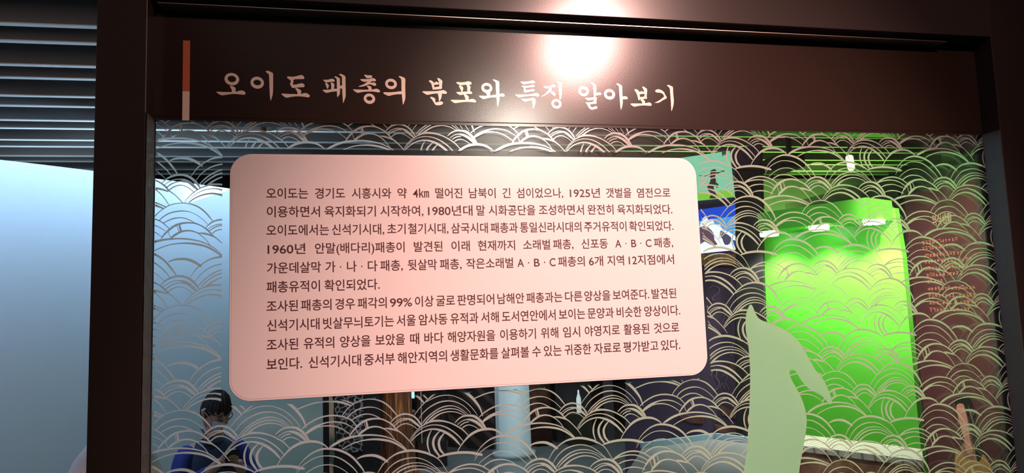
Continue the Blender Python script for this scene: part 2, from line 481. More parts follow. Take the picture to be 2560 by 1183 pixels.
# ---- wave film. One repeat of the pattern, measured on the photograph as strokes (u, v, width)
VW = {1: (1900, 620), 2: (2080, 620), 3: (1940, 740), 4: (2100, 740)}
VS = 6.571
ST = [
 (3, '24,785,3 55,705,6 109,626,10 190,550,14 250,515,17 320,490,20 390,486,22 470,495,24 550,520,26 640,568,24 720,635,22 790,720,20 830,775,16 865,832,10'),
 (3, '18,833,4 97,711,9 207,628,9 293,592,9 390,585,10 500,603,13 610,665,14 720,762,13 795,858,6'),
 (3, '85,876,6 170,796,9 280,728,10 400,708,10 500,728,9 600,785,8 690,862,7 740,912,4'),
 (1, '295,285,12 350,237,13 430,197,14 510,188,14 600,200,11 680,235,9 740,275,7'),
 (3, '758,642,12 820,611,20 900,598,26 980,605,30 1050,635,30 1100,668,26 1140,700,20'),
 (1, '275,545,6 310,470,14 360,395,26 420,335,34 500,285,26 580,264,22 660,264,22 740,285,18 820,325,16 890,380,20 940,440,14 1010,495,10 1070,560,10 1110,603,7'),
 (1, '405,535,14 440,490,30 500,435,28 560,397,20 640,383,18 700,392,16 780,425,12 850,490,10 910,565,9 955,640,7'),
 (1, '740,408,6 800,412,24 860,425,22 935,452,14'),
 (1, '388,398,7 400,440,7 416,492,7'), (1, '437,345,18 450,400,21 462,455,24'), (1, '485,322,9 502,370,10 516,415,12'),
 (1, '130,640,10 200,605,26 280,578,28 380,555,20 470,545,20 560,548,20 660,565,18 760,595,16 840,627,14 925,668,12'),
 (1, '225,725,10 300,690,14 400,650,14 500,628,16 600,620,18 700,625,22 790,645,24 850,668,20 900,690,14'),
 (1, '848,335,8 890,285,14 950,240,20 1030,215,22 1110,222,24 1180,260,26 1240,320,26 1290,388,16'),
 (1, '878,362,7 920,322,9 980,287,10 1050,275,12 1110,290,28 1170,325,32 1220,372,30 1268,420,16'),
 (1, '905,400,12 950,352,14 1010,318,12 1070,305,12 1130,315,10'),
 (1, '935,435,12 980,392,14 1030,365,12 1080,360,10 1140,382,9 1190,420,9 1232,462,7'),
 (2, '-9,232,6 58,105,12 180,-5,16 302,-45,24 425,-47,26 559,-10,24 620,20,22 681,55,12 754,122,9 852,281,6'),
 (2, '50,290,6 100,200,9 180,115,12 270,68,14 370,48,12 470,55,10 570,95,8 660,160,8 740,235,7 795,290,4'),
 (2, '95,345,10 150,265,14 240,180,14 340,130,12 430,118,10 520,128,8 610,165,7 700,220,6 770,280,4'),
 (2, '120,360,8 180,285,14 270,210,16 370,168,14 460,160,10 550,172,8 630,205,8 715,268,5'),
 (2, '195,345,20 240,300,20 310,250,14 400,215,14 480,207,12 560,220,10 620,245,9 680,280,6'),
 (2, '-53,602,4 -20,535,8 40,455,10 110,395,12 205,348,20 270,337,20 340,337,18 420,347,16 520,378,14 600,422,14 680,487,12 740,552,8'),
 (2, '-33,605,4 20,530,6 90,460,8 170,415,10 270,398,12 340,408,18 430,440,24 520,500,24 590,565,20 650,632,12'),
 (2, '-5,600,12 50,545,14 120,500,16 200,472,18 260,466,20 340,478,24 430,520,26 520,585,24 580,645,20 615,690,14'),
 (2, '548,385,7 590,335,12 650,295,16 720,275,18 800,280,24 870,315,28 920,365,28 960,420,26 995,495,16'),
 (2, '590,410,7 640,368,9 700,338,10 770,333,14 840,365,28 900,415,30 945,470,26 970,498,16'),
 (2, '620,430,12 670,390,12 730,362,12 800,360,10 850,385,10'),
 (2, '655,465,12 700,430,12 750,415,10 810,425,9 860,455,8 905,492,7'),
 (2, '862,288,20 900,255,20 960,215,16 1030,190,16 1100,180,16 1180,188,16 1260,215,14 1330,260,12 1392,307,10'),
 (2, '880,280,8 940,255,13 1010,238,14 1090,232,12 1170,242,12 1250,275,10 1310,315,10 1345,347,8'),
 (2, '935,350,12 1000,320,14 1070,307,12 1130,305,10 1200,322,9 1270,350,9 1327,382,7'),
 (2, '985,440,8 1040,418,12 1110,408,14 1180,413,12 1250,432,10 1302,452,8'),
 (2, '505,850,6 560,760,8 640,660,12 720,580,16 800,530,18 880,508,20 950,503,22 1030,515,26 1100,545,28 1160,590,30 1220,650,30 1280,730,24 1320,800,18 1355,895,8'),
 (2, '640,672,6 720,625,10 800,595,10 880,587,10 960,597,8 1040,630,8 1110,675,8 1180,738,8 1240,810,7 1290,885,4'),
 (2, '565,905,6 610,825,9 690,745,12 790,687,14 890,667,14 990,680,10 1080,725,8 1150,785,7 1205,855,4'),
 (2, '610,970,10 660,895,12 730,825,12 820,762,12 920,735,12 1010,750,8 1090,795,7 1165,865,4'),
 (2, '630,985,8 690,905,14 770,830,14 850,790,14 930,775,12 1020,788,9 1090,825,8 1145,875,5'),
 (2, '700,945,20 750,895,18 820,845,14 900,820,12 970,818,10 1050,838,9 1130,885,5'),
 (2, '222,940,8 260,890,14 310,850,16 370,830,18 430,835,18 490,860,18 540,905,18 580,960,18 605,1000,10'),
 (2, '245,970,6 290,925,8 350,895,10 410,893,14 470,915,24 530,965,26 590,1020,16'),
 (2, '265,990,10 310,945,12 370,915,12 420,910,10'),
 (2, '300,1025,12 340,985,12 390,965,12 440,970,10 500,1000,8 555,1045,7'),
 (1, '798,830,8 830,770,10 890,700,10 970,640,10 1060,612,9 1130,608,10 1200,618,12 1290,655,16 1370,720,16 1430,790,14 1475,850,8'),
 (1, '860,862,10 910,800,12 980,750,14 1060,725,14 1130,718,12 1210,732,8 1290,775,7 1360,830,7 1420,895,6'),
 (1, '918,893,10 960,860,12 1030,825,14 1100,813,12 1170,825,10 1240,860,9 1290,890,7'),
 (3, '645,322,10 677,262,18 727,197,22 787,137,24 857,104,22 937,92,18 1017,99,16 1097,137,14 1167,190,18 1220,255,16 1290,312,12 1350,374,10 1400,432,10 1455,512,4'),
 (3, '755,310,16 800,265,24 860,222,22 920,204,18 980,205,16 1050,230,14 1110,275,10 1160,325,8 1195,375,7 1215,402,6'),
 (3, '1060,230,6 1130,237,20 1190,255,18 1240,277,12'),
 (3, '720,222,6 733,258,7 750,300,7'), (3, '813,140,7 826,180,7 842,225,8'), (3, '838,125,18 850,170,21 862,212,22'),
 (3, '410,470,10 460,435,26 540,385,26 630,348,26 720,328,22 820,317,18 900,316,18 990,325,16 1080,345,14 1160,375,12 1230,415,12 1300,470,10 1372,550,10'),
 (3, '568,500,9 640,455,11 730,412,12 820,388,14 910,378,18 1000,380,22 1090,395,24 1160,415,22 1230,450,22 1300,500,18 1362,555,12'),
 (1, '320,990,10 380,930,14 470,870,16 560,832,16 650,818,16 740,823,16 830,845,14 910,890,12 990,970,8'),
 (1, '355,1080,12 400,1030,30 480,975,34 540,940,20 610,915,14 690,905,14 780,915,12 860,945,10 950,1002,7'),
 (1, '480,990,8 550,965,12 620,958,14 700,965,12 790,998,10 850,1035,9 910,1082,7'),
 (2, '1015,975,8 1060,920,14 1110,890,16 1170,880,20 1240,890,26 1300,930,28 1350,985,28 1400,1062,18'),
 (2, '1050,1000,8 1100,955,9 1160,935,12 1220,945,26 1280,975,30 1330,1020,28 1372,1064,16'),
 (2, '1080,1020,10 1130,980,12 1190,965,10'),
 (2, '1110,1050,12 1150,1020,12 1200,1012,10 1260,1035,8 1312,1072,6'),
 (4, '340,405,4 375,335,6 430,262,8 500,200,14 570,162,20 640,149,22 730,156,18 830,188,14 930,245,14 1000,300,12 1070,380,8'),
 (4, '352,410,5 410,310,8 480,248,8 560,213,10 640,206,10 720,221,12 800,258,14 880,315,14 950,382,12 1005,450,8'),
 (4, '358,424,8 420,348,12 490,295,14 570,267,16 640,265,18 720,287,24 800,330,28 880,395,24 930,452,20 968,497,12'),
 (4, '600,278,6 575,340,14 562,410,18 565,480,18 580,540,15 602,595,10'),
 (4, '702,295,8 648,370,22 632,450,26 650,530,26 685,590,22 722,640,16'),
 (4, '767,318,8 718,390,22 702,460,26 720,540,26 745,580,22 778,618,14'),
 (4, '940,597,8 958,545,10 1005,462,14 1075,372,24 1150,318,28 1225,292,28 1300,287,26 1375,300,22 1440,335,16 1500,387,5'),
 (4, '700,662,12 780,630,24 860,612,26 950,602,28 1040,603,28 1120,612,28 1190,630,30 1255,645,20'),
]
LX, LZ = 0.3093, 0.17555          # repeat of the pattern
bl = at(575, 430, YG).x, at(1742, 440, YG).x, at(600, 1004.6, YG).z, at(1710, 395, YG).z   # board outline
CUT = (at(554.5, 700, YG).x, bl[1] + 0.004, bl[2] - 0.0065, bl[3] + 0.0095)
FX0, FX1, FZ0, FZ1 = XL + 0.0045, at(2472, 500, YG).x, 0.6, ZT


def clip(poly, ax, lim, keep_less):
    out = []
    for i in range(len(poly)):
        a, b = poly[i], poly[(i + 1) % len(poly)]
        ia = (a[ax] <= lim) == keep_less
        ib = (b[ax] <= lim) == keep_less
        if ia:
            out.append(a)
        if ia != ib:
            t = (lim - a[ax]) / (b[ax] - a[ax])
            out.append(tuple(p + (q - p) * t for p, q in zip(a, b)))
    return out


def clips(poly, ops):
    for op in ops:
        if len(poly) < 3:
            return []
        poly = clip(poly, *op)
    return poly if len(poly) > 2 else []


tile = []
for vw, txt in ST:
    P = []
    ox, oy = VW[vw]
    for s in txt.split():
        u, v, wd = map(float, s.split(','))
        a = at(ox + u / VS, oy + v / VS, YG)
        b = at(ox + (u + 1) / VS, oy + v / VS, YG)
        c = at(ox + u / VS, oy + (v + 1) / VS, YG)
        k = 0.5 * ((b - a).length + (c - a).length)
        P.append((a.x, a.z, 1.2 * wd * k))
    tile.append(spline(P, 4))

WH = [(1875, 762), (1867, 778), (1864, 800), (1864, 826), (1870, 860), (1874, 905), (1875, 950), (1874, 992), (1872, 1040), (1869, 1112), (1863, 1155),
      (1852, 1215), (1835, 1290), (1985, 1290), (1994, 1215), (1999, 1168), (2004, 1140), (2011, 1100), (2016, 1062), (2014, 1030), (2004, 998), (1990, 970), (1978, 948), (1973, 932), (1977, 926), (1987, 927),
      (1996, 940), (2006, 955), (2022, 972), (2042, 983), (2058, 993), (2068, 1005), (2074, 1011), (2080, 1006), (2076, 990), (2067, 968), (2058, 950), (2050, 938), (2041, 930),
      (2031, 913), (2018, 890), (2004, 864), (1988, 845), (1970, 831), (1946, 817), (1920, 807), (1904, 801), (1893, 792), (1886, 778), (1881, 766)]
WHP = [(p.x, p.z) for p in (at(a, b, YG) for a, b in cspline(WH, 3))]


def in_whale(x, z):
    c = False
    for (x0, z0), (x1, z1) in zip(WHP, WHP[1:] + WHP[:1]):
        if (z0 > z) != (z1 > z) and x < x0 + (z - z0) * (x1 - x0) / (z1 - z0):
            c = not c
    return c


bm = bmesh.new()
n = 0
for ix in range(-5, 2):
    for iz in range(-4, 4):
        for si, L in enumerate(tile):
            n += 1
            y = YG - 0.00001 * (n % 37)
            Q = [(x + ix * LX, z + iz * LZ, wd) for x, z, wd in L]
            if max(q[0] for q in Q) < FX0 or min(q[0] for q in Q) > FX1 or max(q[1] for q in Q) < 1.2 or min(q[1] for q in Q) > FZ1:
                continue
            edge = []
            for i, (x, z, wd) in enumerate(Q):
                p, q = Q[max(i - 1, 0)], Q[min(i + 1, len(Q) - 1)]
                dx, dz = q[0] - p[0], q[1] - p[1]
                l = math.hypot(dx, dz) or 1
                nx, nz = -dz / l * wd / 2, dx / l * wd / 2
                edge.append(((x + nx, z + nz), (x - nx, z - nz)))
            for (a, b), (c, d) in zip(edge, edge[1:]):
                if a[0] > 0.6 and all(in_whale(*q) for q in (a, b, c, d)):
                    continue              # the film is one piece under the silhouette
                base = clips([a, b, d, c], ((0, FX0, False), (0, FX1, True), (1, FZ1, True)))
                if not base:
                    continue
                for ops in (((0, CUT[0], True),), ((0, CUT[1], False),),
                            ((0, CUT[0], False), (0, CUT[1], True), (1, CUT[3], False)),
                            ((0, CUT[0], False), (0, CUT[1], True), (1, CUT[2], True))):
                    pl = clips(base, ops)
                    if pl:
                        f = bm.faces.new([bm.verts.new((x, y, z)) for x, z in pl])
                        f.normal_update()
                        if f.normal.y > 0:
                            f.normal_flip()
wf = new_ob('wave_film', bm, M['wave'], pane)
wf['label'] = 'cream film cut into overlapping wave arcs'

# ---- sea-animal silhouette cut from the same film
bm = bmesh.new()
flat_fill(bm, [[Vector((x, YG - 0.0006, z)) for x, z in WHP]])
wh = new_ob('silhouette_film', bm, M['whale'], pane)
wh['label'] = 'plain cream cut-out of a leaping sea animal with a fin'
# ---------------------------------------------------------------- title lettering on the fascia (brush outlines)
TO = {'a': (520, 160), 'b': (780, 160), 'c': (1020, 160), 'd': (1260, 170), 'e': (1420, 170)}
TS = 8.45
# every syllable: sheet, rings (cx, cy, rx, ry, inner cx, cy, rx, ry), brush outlines
TITLE = [
 ('a', [(507, 327, 155, 131, 507, 322, 89, 67)], ['465,475 500,468 555,490 585,520 583,560 578,600 510,605 508,570 492,525', '182,600 200,590 330,597 510,598 600,590 670,570 715,565 765,580 797,618 785,645 765,655 690,650 600,640 500,640 400,655 305,667 260,655 210,625']),
 ('a', [(1042, 401, 142, 127, 1043, 398, 82, 58)], ['1222,160 1270,150 1330,175 1375,205 1378,300 1378,450 1372,620 1350,720 1325,778 1315,720 1305,600 1298,400 1292,250 1275,215 1240,185']),
 ('a', [], ['1672,285 1690,270 1800,275 1880,260 1960,240 2000,248 2035,285 2030,315 2010,325 1920,325 1815,335 1805,390 1798,440 1880,435 1940,418 2000,415 2042,455 2035,485 2015,495 1920,500 1850,510 1780,508 1755,470 1735,435 1745,395 1748,355 1710,325 1682,305',
            '1845,525 1885,518 1930,540 1970,570 1965,610 1957,650 1900,653 1890,605 1870,565', '1555,640 1575,630 1700,638 1900,643 1975,635 2060,618 2110,635 2150,670 2143,700 2120,712 2050,700 1950,690 1850,690 1760,700 1670,718 1620,700 1580,670']),
 ('b', [], ['238,345 260,338 330,338 400,320 450,322 480,355 470,378 420,380 350,390 295,398 265,375', '278,415 310,410 345,440 357,465 348,500 325,530 312,510 298,465', '398,405 425,397 465,425 475,445 468,490 455,548 410,552 408,480',
            '225,560 245,552 350,548 450,535 530,530 530,580 450,588 380,600 310,615 270,600', '472,278 505,268 560,295 587,315 590,400 592,600 580,650 540,705 530,650 527,500 522,340 505,305', '582,475 610,465 645,462 645,520 610,525 582,512',
            '570,230 605,215 650,232 705,275 708,400 712,600 708,700 680,780 658,830 652,760 640,600 635,400 632,290 610,260']),
 ('b', [(1213, 739, 121, 109, 1212, 735, 63, 46)], ['1102,245 1120,232 1180,245 1250,245 1270,270 1262,298 1220,303 1160,305 1130,275',
            '1022,340 1040,325 1150,325 1230,318 1285,305 1330,320 1350,350 1335,372 1290,368 1240,380 1250,400 1225,425 1150,460 1050,485 985,485 1000,470 1080,440 1150,395 1165,375 1110,382 1065,370',
            '1205,428 1255,405 1300,395 1340,410 1355,440 1340,465 1310,465 1260,445', '1160,475 1195,463 1240,480 1258,510 1252,558 1200,560 1190,520', '870,552 885,543 1050,548 1190,550 1300,540 1350,528 1400,540 1437,575 1425,600 1400,605 1300,590 1200,588 1080,595 975,615 930,600 895,575']),
 ('b', [(1669, 427, 124, 110, 1668, 426, 68, 49)], ['1507,615 1525,603 1650,603 1780,593 1895,583 1897,640 1800,645 1700,660 1620,680 1570,660 1525,640', '1828,272 1860,262 1920,285 1968,320 1968,450 1970,600 1970,720 1950,800 1920,865 1912,790 1900,680 1890,550 1888,400 1882,325 1855,295']),
 ('c', [], ['440,370 460,348 500,360 545,400 550,460 555,530 530,552 515,520 500,455 480,410', '617,315 640,302 690,330 725,370 720,420 715,490 718,510 705,530 640,540 550,542 545,502 600,490 655,478 655,430 645,370', '545,415 590,380 620,388 655,415 650,435 548,445',
            '305,598 320,582 450,582 600,578 690,565 740,558 780,570 820,605 810,630 790,637 700,630 600,628 500,640 415,657 365,640', '632,622 708,622 708,690 690,750 655,795 648,740 640,680',
            '468,715 490,700 540,715 575,750 580,815 640,805 700,795 740,822 728,850 690,872 610,878 570,860 545,820 510,765']),
 ('c', [], ['1018,405 1035,387 1130,392 1210,385 1270,370 1320,385 1342,410 1330,438 1300,443 1200,445 1110,458 1065,440', '1072,475 1105,462 1150,485 1165,515 1155,570 1135,605 1110,550 1090,510', '1228,445 1270,440 1310,470 1318,500 1308,560 1290,595 1255,595 1250,530 1245,480',
            '1018,610 1035,598 1150,592 1250,588 1315,580 1350,605 1350,630 1325,640 1230,640 1110,662 1060,645', '1175,655 1215,645 1260,675 1280,705 1272,768 1215,770 1205,720', '902,775 920,762 1080,765 1215,765 1300,755 1350,742 1400,755 1438,790 1428,812 1400,818 1300,808 1200,808 1100,818 1000,833 950,815']),
 ('c', [(1662, 512, 116, 107, 1663, 508, 61, 44)], ['1640,605 1730,612 1732,650 1722,685 1675,688 1655,640', '1495,685 1515,675 1650,678 1760,668 1868,655 1868,708 1760,712 1680,730 1600,747 1550,730', '1787,340 1815,330 1880,355 1922,385 1925,500 1930,650 1930,760 1910,850 1885,920 1875,830 1860,650 1850,480 1845,400 1820,370', '1920,655 1970,628 2010,632 2040,665 2025,695 1990,697 1922,692']),
 ('d', [], ['345,305 365,293 480,292 560,278 605,270 640,285 652,310 640,330 580,332 500,340 430,355 390,345', '368,395 385,382 480,383 560,370 600,358 630,368 645,385 630,408 560,415 460,428 455,468 530,465 600,447 640,465 640,485 620,498 540,505 440,525 415,500 408,470 415,430',
            '232,575 250,565 400,568 550,562 630,545 680,533 720,550 740,580 720,610 690,610 600,595 500,600 400,615 310,632 270,605', '355,665 375,655 480,658 560,645 610,635 650,655 660,690 655,760 635,815 605,862 598,800 590,740 582,695 520,700 440,718 395,700']),
 ('d', [(1104, 762, 107, 102, 1103, 762, 58, 46)], ['825,405 845,392 920,392 985,375 1030,355 1070,368 1080,390 1060,412 1000,420 1008,460 970,510 900,560 830,600 775,608 790,598 860,555 920,490 945,435 880,438', '975,520 1020,500 1070,530 1085,560 1075,590 1060,600 1020,570',
            '1090,293 1120,283 1170,300 1213,330 1213,450 1215,560 1200,640 1175,680 1165,620 1155,520 1142,400 1130,330']),
 ('d', [(1674, 495, 114, 110, 1673, 500, 58, 45)], ['1820,325 1850,312 1900,335 1940,370 1945,480 1940,560 1925,625 1895,625 1885,540 1875,420 1865,370', '1935,545 1985,525 2030,525 2055,550 2035,575 1990,580 1940,582',
            '1705,645 1730,635 1830,630 1900,622 1945,625 1955,650 1945,700 1950,720 1945,760 1900,765 1830,770 1815,800 1860,835 1930,812 1968,830 1958,860 1910,875 1850,888 1800,865 1765,810 1740,765 1715,735 1735,730 1820,730 1880,715 1890,685 1830,685 1770,695 1730,670']),
 ('e', [(871, 562, 119, 112, 869, 560, 61, 48)], ['1013,342 1040,330 1095,352 1138,390 1142,500 1150,650 1150,750 1135,830 1110,888 1100,820 1088,680 1075,520 1070,410 1045,375', '1140,615 1190,602 1235,610 1255,635 1245,665 1200,665 1142,662']),
 ('e', [], ['1397,465 1420,452 1460,465 1500,505 1510,580 1515,650 1500,685 1480,680 1465,610 1440,540', '1560,410 1585,398 1635,425 1667,465 1660,550 1655,615 1668,640 1645,655 1580,660 1500,665 1500,625 1560,615 1605,605 1605,540 1590,465', '1495,520 1545,497 1580,505 1610,530 1605,545 1505,560',
            '1525,680 1560,655 1605,690 1620,715 1615,758 1570,762 1555,720', '1315,770 1335,755 1450,755 1570,755 1650,745 1700,733 1740,745 1762,775 1750,800 1720,805 1630,798 1540,798 1470,808 1400,823 1355,805']),
 ('e', [], ['1835,490 1860,462 1910,455 1970,475 2020,515 2050,575 2082,630 2060,655 1990,690 1920,735 1830,743 1850,728 1920,690 1990,640 2022,605 2000,560 1950,530 1890,525 1850,515', '2087,375 2115,362 2170,385 2210,415 2215,530 2228,680 2225,760 2205,850 2180,915 2172,830 2165,700 2150,520 2142,440 2115,405']),
]
for sheet, rings, outl in TITLE:
    ox, oy = TO[sheet]

    def cv(u, v, k=0):
        p = at(ox + u / TS, oy + v / TS, YG)
        return Vector((p.x, YG - 0.0014 - k * 0.00002, p.z))
    bm = bmesh.new()
    for cx, cy, rx, ry, ix, iy, jx, jy in rings:
        o_ = [(cx + rx * math.cos(t), cy + ry * math.sin(t) + 0.06 * rx * math.cos(t)) for t in [2 * math.pi * i / 48 for i in range(48)]]
        i_ = [(ix + jx * math.cos(t), iy + jy * math.sin(t) + 0.08 * jx * math.cos(t)) for t in [2 * math.pi * i / 36 for i in range(36)]]
        flat_fill(bm, [[cv(*q) for q in o_], [cv(*q) for q in i_]])
    for k, s in enumerate(outl):
        pts = [tuple(map(float, q.split(','))) for q in s.split()]
        flat_fill(bm, [[cv(q[0], q[1], k + 1) for q in cspline(pts, 3)]])
    new_ob('title_letter', bm, M['letter'], fas)

# ---------------------------------------------------------------- information board
YB = 1.2855
c_bl = (at(575, 430, YB).x, at(1740.6, 440, YB).x, at(600, 1004.6, YB).z, at(1710, 395, YB).z)
board = thing('information_board', (0.2, 1.292, c_bl[2]), 'large pale pink-white rounded board printed with ten lines of dark maroon text', 'sign')


def rrect(x0, x1, z0, z1, r, y, seg=10):
    out = []
    for cx, cz, a in ((x1 - r, z1 - r, 0), (x0 + r, z1 - r, 90), (x0 + r, z0 + r, 180), (x1 - r, z0 + r, 270)):
        for i in range(seg + 1):
            t = R(a + 90 * i / seg)
            out.append((cx + r * math.cos(t), y, cz + r * math.sin(t)))
    return out


def plate(name, g, y0, y1, r, m):
    x0, x1, z0, z1 = c_bl
    return prism(name, rrect(x0 + g, x1 - g, z0 + g, z1 - g, r, y0), (0, 1, 0), y1 - y0, m, board)


plate('backing_plate', -0.0008, YB + 0.0028, YG - 0.0006, 0.037, M['backing'])
plate('face_plate', 0.0, YB + 0.0006, YB + 0.0028, 0.036, M['board'])
plate('top_sheet', 0.0032, YB, YB + 0.0006, 0.033, M['board'])


def glyphs(s, offset=0.0):
    """mesh of a string in the built-in font, one em high: vertices, faces, ink box"""
    cu = bpy.data.curves.new('t', 'FONT')
    cu.body = s
    cu.size = 1.0
    cu.offset = offset
    cu.resolution_u = 5
    o = bpy.data.objects.new('t', cu)
    COL.objects.link(o)
    dg = bpy.context.evaluated_depsgraph_get()
    me = bpy.data.meshes.new_from_object(o.evaluated_get(dg))
    V = [v.co.copy() for v in me.vertices]
    Fs = [tuple(p.vertices) for p in me.polygons]
    bpy.data.objects.remove(o)
    bpy.data.curves.remove(cu)
    bpy.data.meshes.remove(me)
    xs = [v.x for v in V]
    ys = [v.y for v in V]
    return V, Fs, (min(xs), max(xs), min(ys), max(ys))


_, _, ib = glyphs('\uc774')          # ink box of one full-height syllable, the measure for every line


def write(bm, s, x0, x1, zc, hgt, y, offset=0.0):
    """write s with its ink from x0 to x1; a full-height syllable is centred on zc and hgt high"""
    V, Fs, b = glyphs(s, offset)
    k = hgt / (ib[3] - ib[2])
    mid = 0.5 * (ib[2] + ib[3])
    sx = (x1 - x0) / (b[1] - b[0])
    vs = [bm.verts.new((x0 + (v.x - b[0]) * sx, y, zc + (v.y - mid) * k)) for v in V]
    for f in Fs:
        try:
            q = bm.faces.new([vs[i] for i in f])
        except ValueError:
            continue
        q.normal_update()
        if q.normal.y > 0:
            q.normal_flip()


LINES = [
 (714, 470.2, 497.0, '오이도는 665.7 770.3|경기도 787.6 862.6|시흥시와 879.4 978|약 993.7 1017|4㎞ 1032.1 1072.5|떨어진 1088.2 1155.8|남북이 1172.2 1239|긴 1256 1276|섬이었으나, 1291.7 1407.7|1925년 1424.5 1500|갯벌을 1514.8 1578.3|염전으로 1592 1675.5'),
 (688, 516.0, 543.2, '이용하면서 667.3 800|육지화되기 811.2 939.6|시작하여, 950.8 1058.5|1980년대 1070 1181.3|말 1191.2 1212.6|시화공단을 1221.7 1338.4|조성하면서 1347 1459.6|완전히 1468.7 1533.8|육지화되었다. 1542.8 1680.5'),
 (715, 562.1, 589.3, '오이도에서는 666.2 822.6|신석기시대, 829.7 960.7|초기 968 1014|철기시대, 1020 1121|삼국시대 1127.7 1219.7|패총과 1226.6 1294.5|통일신라시대의 1300 1453.5|주거유적이 1460.4 1566|확인되었다. 1572.8 1683.3'),
 (873, 606.6, 633.0, '1960년 669 763.7|안말(배다리)패총이 787.6 1011.5|발견된 1034.6 1106.3|이래 1128.6 1174.4|현재까지 1194.8 1287.6|소래벌 1307.9 1375.5|패총, 1382.6 1433.6|신포동 1453.5 1519.4|A 1537.9 1553|· 1563.6 1566|B 1578 1590.6|· 1601 1603.4|C 1614.2 1628.5|패총, 1634.8 1682.5'),
 (688, 656.4, 684.0, '가운데살막 667.3 802.5|가 813.5 838.8|· 850.2 853.2|나 867.5 891.5|· 903.2 906.2|다 919.6 943.7|패총, 950.8 1007|뒷살막 1019.4 1092.3|패총, 1099.7 1154|작은소래벌 1165.6 1283.2|A 1293.4 1309.8|· 1320 1323|B 1335 1349.2|· 1360 1363|C 1374 1388.7|패총의 1395.3 1461.8|6개 1472.3 1507.7|지역 1518 1560|12지점에서 1571.7 1685'),
 (800, 700.5, 728.4, '패총유적이 666.5 800|확인되었다. 811.2 949.2'),
 (715, 750.8, 778.7, '조사된 666.5 745|패총의 752.5 828.8|경우 838 887.4|패각의 894 966.8|99% 975 1030|이상 1037.6 1084.4|굴로 1090.3 1137.3|판명되어 1143.4 1235.7|남해안 1243.6 1310.7|패총과는 1316 1406|다른 1412.6 1455.5|양상을 1460.8 1526|보여준다. 1531.8 1622.8|발견된 1629 1690.4'),
 (743, 797.3, 825.8, '신석기시대 667.6 799|빗살무늬토기는 807.8 984.8|서울 991.6 1039.2|암사동 1047 1118.5|유적과 1126 1196|서해 1202.7 1247|도서연안에서 1254.7 1389.2|보이는 1397 1463|문양과 1468.8 1534.5|비슷한 1541.7 1603.8|양상이다. 1610.6 1700.3'),
 (716, 846.5, 875.1, '조사된 666.6 745.7|유적의 759.3 835.7|양상을 850.2 926.4|보았을 938.4 1012.3|때 1025.4 1048|바다 1061 1108.6|해양자원을 1119 1238|이용하기 1250.4 1339.8|위해 1352.3 1395.7|임시 1407.7 1450.2|야영지로 1462 1549.6|활용된 1559.3 1623|것으로 1634.9 1697.6'),
 (743, 893.5, 922.5, '보인다. 666.6 755.2|신석기시대 771.5 902.6|중서부 910.5 986.9|해안지역의 994.3 1117.5|생활문화를 1125.8 1245.8|살펴볼 1253 1322.9|수 1330.5 1352.3|있는 1359.7 1404.2|귀중한 1411.5 1478|자료로 1485 1552|평가받고 1558.5 1645.8|있다. 1652.5 1700.3'),
]
for px, ya, yb, txt in LINES:
    z1, z0 = at(px, ya, YB).z, at(px, yb, YB).z
    zc, hg = 0.5 * (z0 + z1), z1 - z0
    bm = bmesh.new()
    for wd in txt.split('|'):
        s, a, b = wd.rsplit(' ', 2)
        # where this line runs at the word's own column
        ym = ya + 0.5 * (yb - ya)
        for _ in range(4):
            c = CR * 0 + Vector((at(float(a), ym, YB).x, YB, zc - CZ))
            ym = 591.5 - FPX * c.dot(CU) / c.dot(_f)
        write(bm, s, at(float(a), ym, YB).x, at(float(b), ym, YB).x, zc, hg, YB - 0.00025, 0.010)
    new_ob('text_line', bm, M['text'], board)
# ---------------------------------------------------------------- beyond the glass
def hit(px, py, A, B, off=0.0):
    """where pixel (px, py) meets the vertical plane through plan points A and B, moved off towards the camera"""
    A, B = Vector((A[0], A[1], 0)), Vector((B[0], B[1], 0))
    t = (B - A).normalized()
    n = Vector((t.y, -t.x, 0))
    if n.dot(Vector((0, 0, 0)) - A) < 0:
        n = -n
    P0 = A + n * off
    d = CR * ((px - 1280) / FPX) - CU * ((py - 591.5) / FPX) + _f
    k = n.dot(P0) / n.dot(d)
    return Vector((d.x * k, d.y * k, CZ + d.z * k)), n


def poly_on(name, pix, A, B, off, th, m, parent=None, bev=0.0):
    """a board with the outline pix standing on the vertical plane A-B, th thick, its face off in front of it"""
    pts = []
    for p in pix:
        q, n = hit(p[0], p[1], A, B, off)
        pts.append(q)
    return prism(name, pts, -n, th, m, parent, bev)


# ceiling baffles: inverted channels running across the room, lower edges lightened to paint in the light they catch
ZB = 2.9
slope = -0.0166
for k in range(9):
    y0 = 2.247 + 0.535 * k
    bm = bmesh.new()
    x1 = min(5.6, 4.86 + 0.53 * (y0 - 4.99)) if y0 > 4.2 else 4.6
    x0 = -6.2
    for ya in (y0, y0 + 0.207):
        bx(bm, x0, x1, ya, ya + 0.03, ZB + 0.0015, ZB + 0.24, 0)
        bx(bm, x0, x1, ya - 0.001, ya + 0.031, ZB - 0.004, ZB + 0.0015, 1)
    bx(bm, x0, x1, y0 + 0.03, y0 + 0.207, ZB + 0.225, ZB + 0.24, 0)
    for v in bm.verts:
        v.co.y += slope * (v.co.x + 1.5)
    b = new_ob('ceiling_baffle', bm, [M['slat'], M['slat_lit']])
    tag(b, 'long grey ceiling baffle with lower edges coloured as lit crossing the dark ceiling', 'ceiling baffle', 'ceiling baffles behind the partition')

# pale curved wall, washed with bluish light from above
line = [(-3.9, 3.0), (-2.75, 3.68), (-1.93, 4.28), (-1.57, 4.58), (-1.28, 4.84), (-0.92, 5.19), (-0.33, 5.82)]
sp = spline(line, 6)
bm = bmesh.new()


